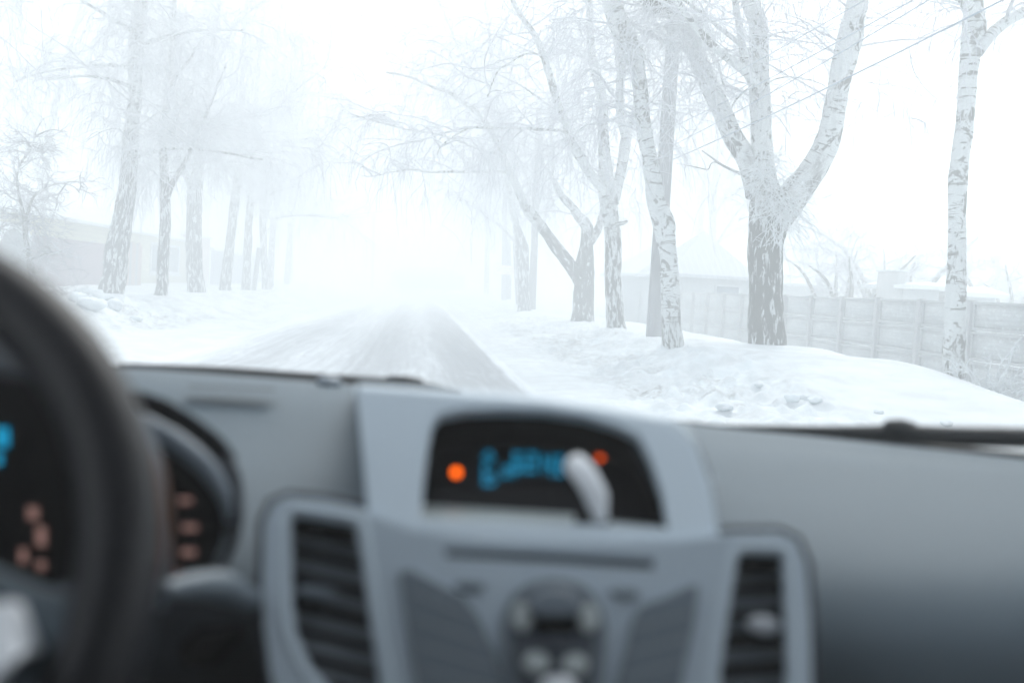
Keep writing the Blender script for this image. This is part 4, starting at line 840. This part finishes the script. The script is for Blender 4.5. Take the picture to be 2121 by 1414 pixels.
# pod roof running from the display hood back to the glass
top_edge = [(738, 812), (840, 819), (945, 826), (1050, 832), (1150, 842), (1250, 857), (1340, 873), (1400, 886), (1440, 930), (1470, 1012)]
rr_ = [[PF(x, y, .008) for x, y in top_edge], [PF(x, y-7, .02)+np.array([0, .012, .004]) for x, y in top_edge]]
for k_, (dy_, Yd) in enumerate([(-11, 1.18), (-8, 1.36), (-1, 1.60)]):
    rr_.append([L(x+(x-1100)*.0, max(y, 0)+dy_+(3 if x > 1390 else 0)*(k_+1), Yd) for x, y in top_edge[:-2]]+[L(1440, 925+k_*6, Yd-.02), L(1468, 1004-k_*10, Yd-.06)])
rr_ = [r_+[r_[-1]+np.array([.004, 0, -.004]), r_[-1]+np.array([.010, 0, -.10])] for r_ in rr_]
loft("console_hood", rr_, M["silver"], 90, 30)
# small sensor nub at the foot of the glass
q = L(682, 792, 1.6); part("sensor_nub", *[np.array(v_) if i == 0 else v_ for i, v_ in enumerate(box_vf(q, (.045, .05, .022)))], M["mgrey"], sub=2)
# recess behind the display
def wallstrip(name, poly, d0, d1, mt, parent, inward=0.):
    a_ = [PF(x, y, d0) for x, y in poly]; b_ = [PF(x, y, d0)-fn*(d1-d0) for x, y in poly]; n_ = len(poly)
    return part(name, a_+b_, [[i, (i+1) % n_, (i+1) % n_+n_, i+n_] for i in range(n_)], mt, parent, False)
disp = plate("display", [(x+(x-1130)*.06, y+(y-980)*.10) for x, y in disp_hole], M["screen"], .052, .003, .0)
wallstrip("display_recess", disp_hole, .004, .052, M["black"], disp)
led = [PF(874, 1080, .006), PF(1386, 1104, .006), L(1388, 1066, 1.02), L(868, 1040, 1.02)]
part("ledge", [PF(876, 1083, .006), PF(1190, 1096, .006), PF(1190, 1064, .040), PF(872, 1044, .040)], [[0, 1, 2, 3]], M["ledge"], disp, False)
part("ledge", [PF(1262, 1098, .006), PF(1384, 1105, .006), PF(1372, 1088, .034), PF(1262, 1078, .034)], [[0, 1, 2, 3]], M["ledge"], disp, False)
def seg(px, py, w, h, rows_, parent, mt, name="digits"):
    """blurred read-out: short lit strokes on a coarse grid"""
    L_ = []
    for r_i, row in enumerate(rows_):
        for c_i, ch in enumerate(row):
            if ch == '#': L_.append((px+c_i*w, py+r_i*h))
    V, F = [], []
    for x, y in L_:
        k_ = len(V); V += [PF(x-w*.42, y-h*.42, .0495), PF(x+w*.42, y-h*.42, .0495), PF(x+w*.42, y+h*.42, .0495), PF(x-w*.42, y+h*.42, .0495)]; F.append([k_, k_+3, k_+2, k_+1])
    return part(name, V, F, mt, parent, False)
seg(1003, 938, 6, 9, [".##...", "#..#..", ".##...", "#.....", "#.....", "####..", "#...#.", "####.."], disp, M["cyan"])
seg(1044, 968, 5, 8, ["###.#", "#.#.#", "###.#"], disp, M["cyan"])
seg(1066, 940, 6, 8.5, ["###..###.", "#......#.", "###.####.", "#.#.#....", "###.####."], disp, M["cyan"])
seg(1126, 946, 6, 9, ["#..#.##", "##.#..#", "#.##.##", "#..#.#.", "...#.##"], disp, M["cyan"])
def disc(name, px, py, r, off, mt, parent):
    n_ = 20; V = [PF(px+r*math.cos(i*6.283/n_), py+r*math.sin(i*6.283/n_), off) for i in range(n_)]; return part(name, V, [list(range(n_-1, -1, -1))], mt, parent, False)
disc("indicator_lamp", 945, 978, 9, .0490, M["amber"], disp); disc("indicator_lamp", 1243, 947, 7, .0490, M["amber2"], disp)
tilt(LO)
# disc slot
sl_ = plate("disc_slot", [(x+(x-1130)*.02, y+(y-1160)*.8) for x, y in slot_hole], M["black"], .03, .002, 0); 
# air vents
def vent(name, hole, slats, knob, lab):
    fr = wallstrip(name, hole, .000, .05, M["black"], car); cxp = sum(p[0] for p in hole)/len(hole); cyp = sum(p[1] for p in hole)/len(hole)
    bk = plate("vent_back", [(cxp+(x-cxp)*1.1, cyp+(y-cyp)*1.1) for x, y in hole], M["black"], .05, .002, 0, parent=fr)
    fr["label"] = lab
    for (xl, yl, xr, yr, h) in slats:
        V = []
        for x, y in ((xl, yl), (xr, yr)):
            for dy_, of in ((-h*.5, .020), (h*.5, .010), (h*.62, .013), (-h*.38, .024)): V.append(PF(x, y+dy_, of))
        o = part("slat", V, [[0, 1, 5, 4], [1, 2, 6, 5], [2, 3, 7, 6], [3, 0, 4, 7], [0, 3, 2, 1], [4, 5, 6, 7]], M["slat"], fr, False)
    kx, ky, kw, kh = knob; V, F = box_vf(PF(kx, ky, .004), (kw*.93/FPX, .014, kh*.93/FPX)); part("thumb_tab", V, F, M["knob"] if kx > 1200 else M["mgrey"], fr, True, 2)
    return fr
vent("air_vent", lv_hole, [(602, 1112, 748, 1144, 27), (602, 1162, 756, 1196, 30), (602, 1215, 765, 1254, 30), (603, 1272, 772, 1314, 28), (614, 1325, 782, 1368, 30), (640, 1385, 795, 1420, 26)], (655, 1226, 105, 30), "left air vent with five dark slats and a grey tab")
vent("air_vent", rv_hole, [(1516, 1199, 1624, 1190, 22), (1510, 1244, 1626, 1240, 34), (1503, 1294, 1630, 1290, 26), (1495, 1358, 1632, 1348, 26), (1490, 1415, 1634, 1404, 24)], (1582, 1294, 84, 46), "right air vent with a bright thumb tab")
# fan shaped key panels
def keypad(out, cuts, lab):
    p_ = plate("key_panel", out, M["keyp"], -.0125, .003, .0015); p_["label"] = lab
    for a_, b_ in cuts: 
        V = []
        for (x, y) in (a_, b_): V += [PF(x, y-2.5, -.0162), PF(x, y+2.5, -.0162)]
        part("key_gap", V, [[0, 1, 3, 2]], M["slat_lo"], p_, False)
M["slat_lo"] = plastic("key_gap_grey", (.30, .35, .39), .4)
keypad([(832, 1186), (850, 1182), (905, 1212), (958, 1240), (985, 1275), (1010, 1330), (1045, 1420), (1075, 1520), (890, 1520), (868, 1420), (848, 1300)], [((855, 1225), (985, 1280)), ((862, 1280), (1005, 1330)), ((872, 1335), (1022, 1380)), ((882, 1385), (1040, 1425))], "left fan shaped key panel")
keypad([(1442, 1216), (1425, 1218), (1385, 1238), (1330, 1258), (1314, 1285), (1302, 1340), (1284, 1410), (1262, 1520), (1390, 1520), (1408, 1400), (1432, 1290)], [((1430, 1268), (1312, 1300)), ((1424, 1320), (1300, 1352)), ((1412, 1370), (1286, 1402))], "right fan shaped key panel")
for (x, y) in ((975, 1213), (1295, 1228)): plate("small_key", [(x-30, y-8), (x+28, y-5), (x+24, y+9), (x-8, y+12), (x-28, y+2)], M["keyp"], -.0115, .003, .001, rnd=2)
def ell(cx_, cy_, rx_, ry_, n_=28): return [(cx_+rx_*math.cos(i*6.283/n_), cy_+ry_*math.sin(i*6.283/n_)) for i in range(n_)]
cl_ = plate("control_cluster", [(1052, 1420), (1046, 1350), (1046, 1290), (1060, 1245), (1095, 1213), (1148, 1201), (1202, 1213), (1236, 1245), (1250, 1290), (1248, 1350), (1240, 1420), (1225, 1540), (1070, 1540)], M["keyp"], -.0125, .006, .003, rnd=1)
plate("cluster_inset", [(1072, 1400), (1068, 1300), (1082, 1250), (1110, 1228), (1148, 1220), (1188, 1228), (1214, 1252), (1228, 1300), (1224, 1400), (1200, 1500), (1090, 1500)], M["dgrey2"], -.0185, .004, .002, parent=cl_, rnd=1)
plate("joystick_top", [(1100, 1272), (1105, 1240), (1148, 1226), (1192, 1240), (1196, 1272)], M["mgrey"], -.025, .008, .003, parent=cl_, rnd=1)
plate("cluster_slot", [(1108, 1276), (1192, 1276), (1188, 1312), (1112, 1312)], M["black"], -.0225, .003, .0005, parent=cl_)
for (x, y, a_, b_) in ((1081, 1277, 15, 24), (1219, 1280, 15, 24), (1110, 1372, 22, 17), (1191, 1376, 22, 17), (1151, 1332, 17, 13)): plate("round_key", ell(x, y, a_, b_), M["dgrey2"] if y == 1332 else M["ledge"], -.0225, .003, .002, parent=cl_)
import bmesh
def ball(name, c_, sc, mt, parent=car):
    bm = bmesh.new(); bmesh.ops.create_uvsphere(bm, u_segments=32, v_segments=20, radius=1)
    for v in bm.verts: v.co = Vector((v.co.x*sc[0]+c_[0], v.co.y*sc[1]+c_[1], v.co.z*sc[2]+c_[2]))
    me = bpy.data.meshes.new(name); bm.to_mesh(me); bm.free(); me.polygons.foreach_set("use_smooth", np.ones(len(me.polygons), dtype=bool)); o = link(name, me, mt); o.parent = parent; return o
ball("volume_knob", PF(1156, 1448, -.016), (.0185, .014, .0185), M["knob"])
# lower fascia left of the console, column shroud, ignition recess, stalk
loft("column_shroud", [[L(x, y0_, Yd) for x in (120, 250, 400, 480, 546)] for y0_, Yd in ((1200, .95), (1250, .93), (1330, .92), (1414, .92), (1600, .95))], M["dgrey"], 24, 24)
ltube("stalk", [L(340, 1222, .80), L(400, 1212, .83), (L(460, 1216, .86)), L(524, 1244, .88)], [.006, .010, .013, .010], M["keyp"])
ltube("key_recess", [L(385, 1355, .90), L(430, 1338, .90), L(500, 1305, .90)], [.010, .018, .006], M["black"])
# instrument binnacle
ic = ltube("instrument_cluster", [L(x, y, Yd) for x, y, Yd in ((278, 822, 1.03), (330, 853, 1.01), (385, 890, .99), (435, 927, .97), (468, 958, .955))], [.007, .0125, .0135, .013, .010], M["black"])
ltube("hood_edge", [L(x, y, Yd) for x, y, Yd in ((462, 950, .955), (480, 985, .95), (488, 1040, .94), (486, 1095, .93), (470, 1145, .93), (440, 1190, .92), (405, 1215, .92))], [.007, .0075, .0065, .0055, .005, .005, .004], M["dgrey"], ic)
ltube("bezel_ring", [L(x, y, .93) for x, y in ((262, 850), (310, 880), (365, 915), (415, 955), (448, 995), (468, 1035), (474, 1080))], [.004, .0075, .009, .009, .008, .006, .003], M["mgrey"], ic)
V = [L(x, y, .97) for x, y in ((-300, 760), (180, 800), (320, 905), (370, 935), (430, 1000), (462, 1060), (462, 1120), (440, 1170), (400, 1200), (340, 1215), (-300, 1320))]; part("gauge_face", V, [list(range(len(V)-1, -1, -1))], M["black"], ic, False)
V = [L(x, y, 1.06) for x, y in ((-300, 700), (225, 805), (290, 836), (345, 872), (410, 919), (470, 972), (488, 1030), (486, 1090), (470, 1145), (440, 1200), (330, 1260), (-300, 1400))]; part("binnacle_back", V, [list(range(len(V)-1, -1, -1))], M["dgrey"], ic, False)
loft("cluster_side_trim", [[L(x0_, y_, .90), L((x0_+x1_)/2, y_-2, .885), L(x1_, y_, .90)] for x0_, x1_, y_ in ((215, 262, 812), (225, 312, 880), (235, 342, 960), (240, 352, 1060), (240, 357, 1150), (240, 352, 1215), (240, 345, 1262))], M["mgrey"], 16, 24, ic)
for (x, y, w_, h_) in ((384, 1036, 26, 12), (393, 1092, 32, 12), (390, 1143, 30, 13), (368, 1182, 10, 7)): V = [L(x+i, y+j, .965) for i, j in ((-w_/2, -h_/2), (w_/2, -h_/2), (w_/2, h_/2), (-w_/2, h_/2))]; part("dial_mark", V, [[3, 2, 1, 0]], M["dial"], ic, False)
for (x, y, w_, h_, mk) in ((68, 1062, 22, 26, "dial"), (85, 1110, 20, 40, "dial"), (48, 1150, 16, 30, "dial"), (85, 1170, 18, 18, "dial"), (5, 905, 26, 40, "cyan"), (-6, 950, 20, 24, "cyan")): V = [L(x+i, y+j, .965) for i, j in ((-w_/2, -h_/2), (w_/2, -h_/2), (w_/2, h_/2), (-w_/2, h_/2))]; part("dial_mark" if mk == "dial" else "lit_digit", V, [[3, 2, 1, 0]], M[mk], ic, False)
# steering wheel
wc = L(-495, 1195, .60); RW = .200; tl = R(24)
wx = np.array([1., 0, 0]); wy = np.array([0, math.sin(tl), math.cos(tl)]); wnn = np.array([0, -math.cos(tl), math.sin(tl)])
def ring(name, rad, rt, mt, parent, n_=140, sd_=22, flat=1., off=0.):
    V = []
    for i in range(n_):
        a_ = 2*np.pi*i/n_; dr = math.cos(a_)*wx+math.sin(a_)*wy
        for j in range(sd_): b_ = 2*np.pi*j/sd_; V.append(wc+wnn*off+dr*(rad+rt*math.cos(b_))+wnn*rt*flat*math.sin(b_))
    F = [[i*sd_+j, ((i+1) % n_)*sd_+j, ((i+1) % n_)*sd_+(j+1) % sd_, i*sd_+(j+1) % sd_] for i in range(n_) for j in range(sd_)]
    return part(name, V, F, mt, parent)
sw = ring("steering_wheel", RW, .0235, M["wheel"], car)
M["tan"] = mat("brown_reflection_tint", (.10, .042, .022), .5, .3)
ltube("brown_reflection", [wc+(math.cos(R(a_))*wx+math.sin(R(a_))*wy)*(RW+.019)-wnn*.004 for a_ in range(2, 34, 4)], [.002, .0065, .0075, .0065, .002], M["tan"], sw)  # warm reflection on the rim, painted as a thin brown strip
def wp(r_, a_, o_=0.): return wc+(math.cos(a_)*wx+math.sin(a_)*wy)*r_+wnn*o_
for sgn in (0, 1):
    A0 = math.pi*sgn; sg_ = 1 if sgn == 0 else -1
    rows_ = []
    for r_, w_, o_ in ((.04, .055, -.01), (.08, .050, -.004), (.12, .034, -.002), (.160, .022, -.001), (.192, .020, .0)):
        rows_.append([wc+sg_*wx*r_+wy*(w_*k_-.012)+wnn*(o_+.012*(1-k_*k_)) for k_ in (-1, -.6, 0, .6, 1)])
    sp_ = loft("spoke", rows_, M["dash"] if sgn == 0 else M["dash"], 16, 20, sw, .008)
    B = loft("spoke_trim", [[wc+sg_*wx*r_+wy*(w_*k_-.026)+wnn*(.026+.006*(1-k_*k_)-.016*k_) for k_ in (-1, -.5, 0, .5, 1)] for r_, w_ in ((.125, .012), (.138, .024), (.152, .027), (.163, .019), (.171, .004))], M["chrome"], 14, 16, sw, .004)
hb = []
for r_, o_ in ((.0, .03), (.03, .03), (.06, .026), (.08, .015), (.088, -.01)): hb.append([wp(max(r_, .001), a_, o_) for a_ in np.linspace(0, 2*np.pi, 24)])
loft("hub_pad", hb, M["dgrey"], 48, 16, sw)
part("centre_badge", [wp(.024, a_, .034)*1 for a_ in np.linspace(0, 2*np.pi, 25)[:-1]], [list(range(24))], M["chrome"], sw, False)
# windscreen, wipers, cowl
def thinglass(name):
    m = bpy.data.materials.new(name); m.use_nodes = True; nt = m.node_tree; nt.nodes.clear(); o_ = nt.nodes.new("ShaderNodeOutputMaterial"); tr = nt.nodes.new("ShaderNodeBsdfTransparent"); gl = nt.nodes.new("ShaderNodeBsdfGlossy"); mx_ = nt.nodes.new("ShaderNodeMixShader"); fr_ = nt.nodes.new("ShaderNodeFresnel")
    tr.inputs[0].default_value = (.95, .98, .98, 1); gl.inputs["Roughness"].default_value = .02; fr_.inputs[0].default_value = 1.25
    nt.links.new(fr_.outputs[0], mx_.inputs[0]); nt.links.new(tr.outputs[0], mx_.inputs[1]); nt.links.new(gl.outputs[0], mx_.inputs[2]); nt.links.new(mx_.outputs[0], o_.inputs[0]); return m
M["glass"] = thinglass("windscreen_glass")
gx = np.linspace(-1, 1, 13); foot = [L(x, fy(x)+10, fY(x)+.035) for x in np.linspace(-330, 2420, 13)]
zt_ = .50; gr_ = []
for t in np.linspace(0, 1, 8):
    gr_.append([f_*(1-t)+np.array([.60*g_, .78-.10*g_*g_, zt_-.04*g_*g_])*t+np.array([0, .03, .02])*math.sin(t*math.pi) for f_, g_ in zip(foot, gx)])
ws = loft("windscreen", gr_, M["glass"], 40, 24)
cowl = ltube("cowl_strip", [L(x, fy(x)+(3 if x < 1400 else 1), fY(x)+.045) for x in (-330, 0, 270, 500, 660, 740, 945, 1150, 1420, 1700, 2000, 2121, 2300, 2430)], [.006, .006, .0065, .0068, .0065, .0065, .005, .003, .004, .006, .008, .009, .009, .009], M["rubber"], n=120)
w1 = ltube("wiper", [L(250, 757, 1.76), L(450, 768, 1.78), L(700, 786, 1.80), L(840, 797, 1.80), L(955, 811, 1.80)], [.004, .007, .008, .009, .004], M["rubber"])
V, F = box_vf(L(838, 790, 1.80), (.085, .03, .022)); part("clip", V, F, M["rubber"], w1, True, 1)
w2 = ltube("wiper", [L(1480, 884, 1.66), L(1700, 893, 1.62), L(1860, 897, 1.56), L(2000, 904, 1.52), L(2121, 907, 1.49), L(2300, 915, 1.44)], [.003, .008, .012, .0135, .014, .014], M["rubber"])
V, F = box_vf(L(1866, 886, 1.555), (.065, .03, .030)); part("clip", V, F, M["rubber"], w2, True, 1)
w3 = ltube("wiper_blade", [L(1480, 886, 1.67), L(1700, 906, 1.63), L(1860, 922, 1.58), L(2000, 937, 1.52)], [.003, .008, .009, .004], M["rubber"], w2)
# bodywork round us: bonnet, doors, pillars, roof, seats - gives the cabin its own shade
bon = [[np.array([x_*.72, y_, z_-.03*x_*x_]) for x_ in np.linspace(-1, 1, 9)] for y_, z_ in ((1.72, -.245), (1.95, -.33), (2.2, -.42), (2.45, -.55), (2.55, -.75))]
loft("bonnet", bon, M["paint"], 24, 20)
for sg_ in (-1, 1):
    dr = [[np.array([sg_*xx_, y_, z_]) for y_ in (-1.3, -.6, 0, .6, 1.15, 1.5)] for xx_, z_ in ((.70, -.12), (.74, -.30), (.75, -.6), (.74, -1.0))]
    loft("door", dr, M["dgrey"], 20, 12, thick=.03)
    e0 = foot[0] if sg_ < 0 else foot[-1]
    ltube("pillar", [e0+[sg_*.03, .02, -.02], np.array([sg_*.67, 1.05, .16]), np.array([sg_*.60, .68, .45]), np.array([sg_*.60, .2, .50]), np.array([sg_*.60, -.9, .48]), np.array([sg_*.66, -1.35, .1])], [.03, .03, .03, .035, .035, .04], M["dgrey"])
    ltube("pillar", [np.array([sg_*.70, -.35, -.2]), np.array([sg_*.62, -.4, .48])], [.04, .04], M["dgrey"])
rf_ = [[np.array([x_*.60, y_, z_-.04*x_*x_]) for x_ in np.linspace(-1, 1, 7)] for y_, z_ in ((.70, .50), (.3, .54), (-.5, .55), (-1.3, .50))]
loft("roof", rf_, M["head"], 20, 16, thick=.02)
loft("tailgate", [[np.array([x_*.70, y_, z_]) for x_ in (-1, -.5, 0, .5, 1)] for y_, z_ in ((-1.30, .52), (-1.42, .34), (-1.55, .1), (-1.62, -.3), (-1.6, -1.0))], M["seat"], 12, 16)
for sg_ in (-1, 1): loft("quarter_panel", [[np.array([sg_*xx_, y_, z_]) for y_ in (-.42, -.8, -1.2, -1.6)] for xx_, z_ in ((.60, .52), (.65, .2), (.72, -.12))], M["seat"], 10, 10)
loft("cabin_floor", [[np.array([x_*.74, y_, -.98]) for x_ in (-1, 0, 1)] for y_ in (-1.5, 0, 1.5)], M["seat"], 6, 6)
loft("firewall", [[np.array([x_*.74, 1.45, z_]) for x_ in (-1, 0, 1)] for z_ in (-.30, -.6, -1.0)], M["seat"], 6, 6)
for sx_ in (-.38, .38):
    s_ = loft("front_seat", [[np.array([sx_+x_*.22, y_, z_+.03*x_*x_]) for x_ in (-1, -.5, 0, .5, 1)] for y_, z_ in ((.35, -.62), (.1, -.60), (-.2, -.66), (-.30, -.55), (-.42, -.2), (-.50, .05))], M["seat"], 16, 30, thick=.09)
    ltube("head_restraint", [np.array([sx_-.11, -.5, .13]), np.array([sx_, -.5, .14]), np.array([sx_+.11, -.5, .13])], [.04, .06, .04], M["seat"], s_)
loft("rear_seat", [[np.array([x_*.62, y_, z_]) for x_ in (-1, 0, 1)] for y_, z_ in ((-.75, -.6), (-1.1, -.62), (-1.3, -.1), (-1.4, -.08), (-1.6, -.9))], M["seat"], 10, 30)

# pale curved clip standing on the ledge in front of the display
tilt(UP)
cl_pts = [PF(1247, 1078, .002), PF(1240, 1052, -.004), PF(1232, 1020, -.010), PF(1212, 985, -.015), PF(1190, 958, -.017), PF(1180, 950, -.017)]
P = catmull(cl_pts, 26); wd = np.interp(np.linspace(0, 1, 26), [0, .1, .35, .7, .92, 1], [.0060, .0065, .0105, .0115, .0095, .004])
V = []
for i in range(26):
    t = P[min(i+1, 25)]-P[max(i-1, 0)]; t /= np.linalg.norm(t); sd_ = np.cross(t, fn); sd_ /= np.linalg.norm(sd_)
    for j in range(12): a_ = j*6.283/12; V.append(P[i]+sd_*wd[i]*math.cos(a_)+fn*.003*math.sin(a_))
F = [[i*12+j, i*12+(j+1) % 12, (i+1)*12+(j+1) % 12, (i+1)*12+j] for i in range(25) for j in range(12)]+[list(range(11, -1, -1)), list(range(300, 312))]
Vw = np.array(V) @ AX+CAM
M["white_clip"] = mat("pale_plastic", (.85, .90, .95), .35, .5)
cw = mesh("clip_holder", Vw, F, M["white_clip"]); tag(cw, "small pale curved plastic clip standing on the ledge before the display", "clip")

# ------------------------------------------------------------------ haze
hz = mesh("haze", *box_vf((0, 110, 10.2), (290, 340, 26.)), None, None, False)
hm = bpy.data.materials.new("fog"); hm.use_nodes = True; nt = hm.node_tree; nt.nodes.clear(); o_ = nt.nodes.new("ShaderNodeOutputMaterial"); pv = nt.nodes.new("ShaderNodeVolumePrincipled")
pv.inputs["Color"].default_value = (.974, .994, .998, 1); pv.inputs["Density"].default_value = .0265; pv.inputs["Anisotropy"].default_value = .25; nt.links.new(pv.outputs[0], o_.inputs["Volume"])
hz.data.materials.append(hm); tag(hz, "freezing fog filling the street", "fog", None, "stuff")
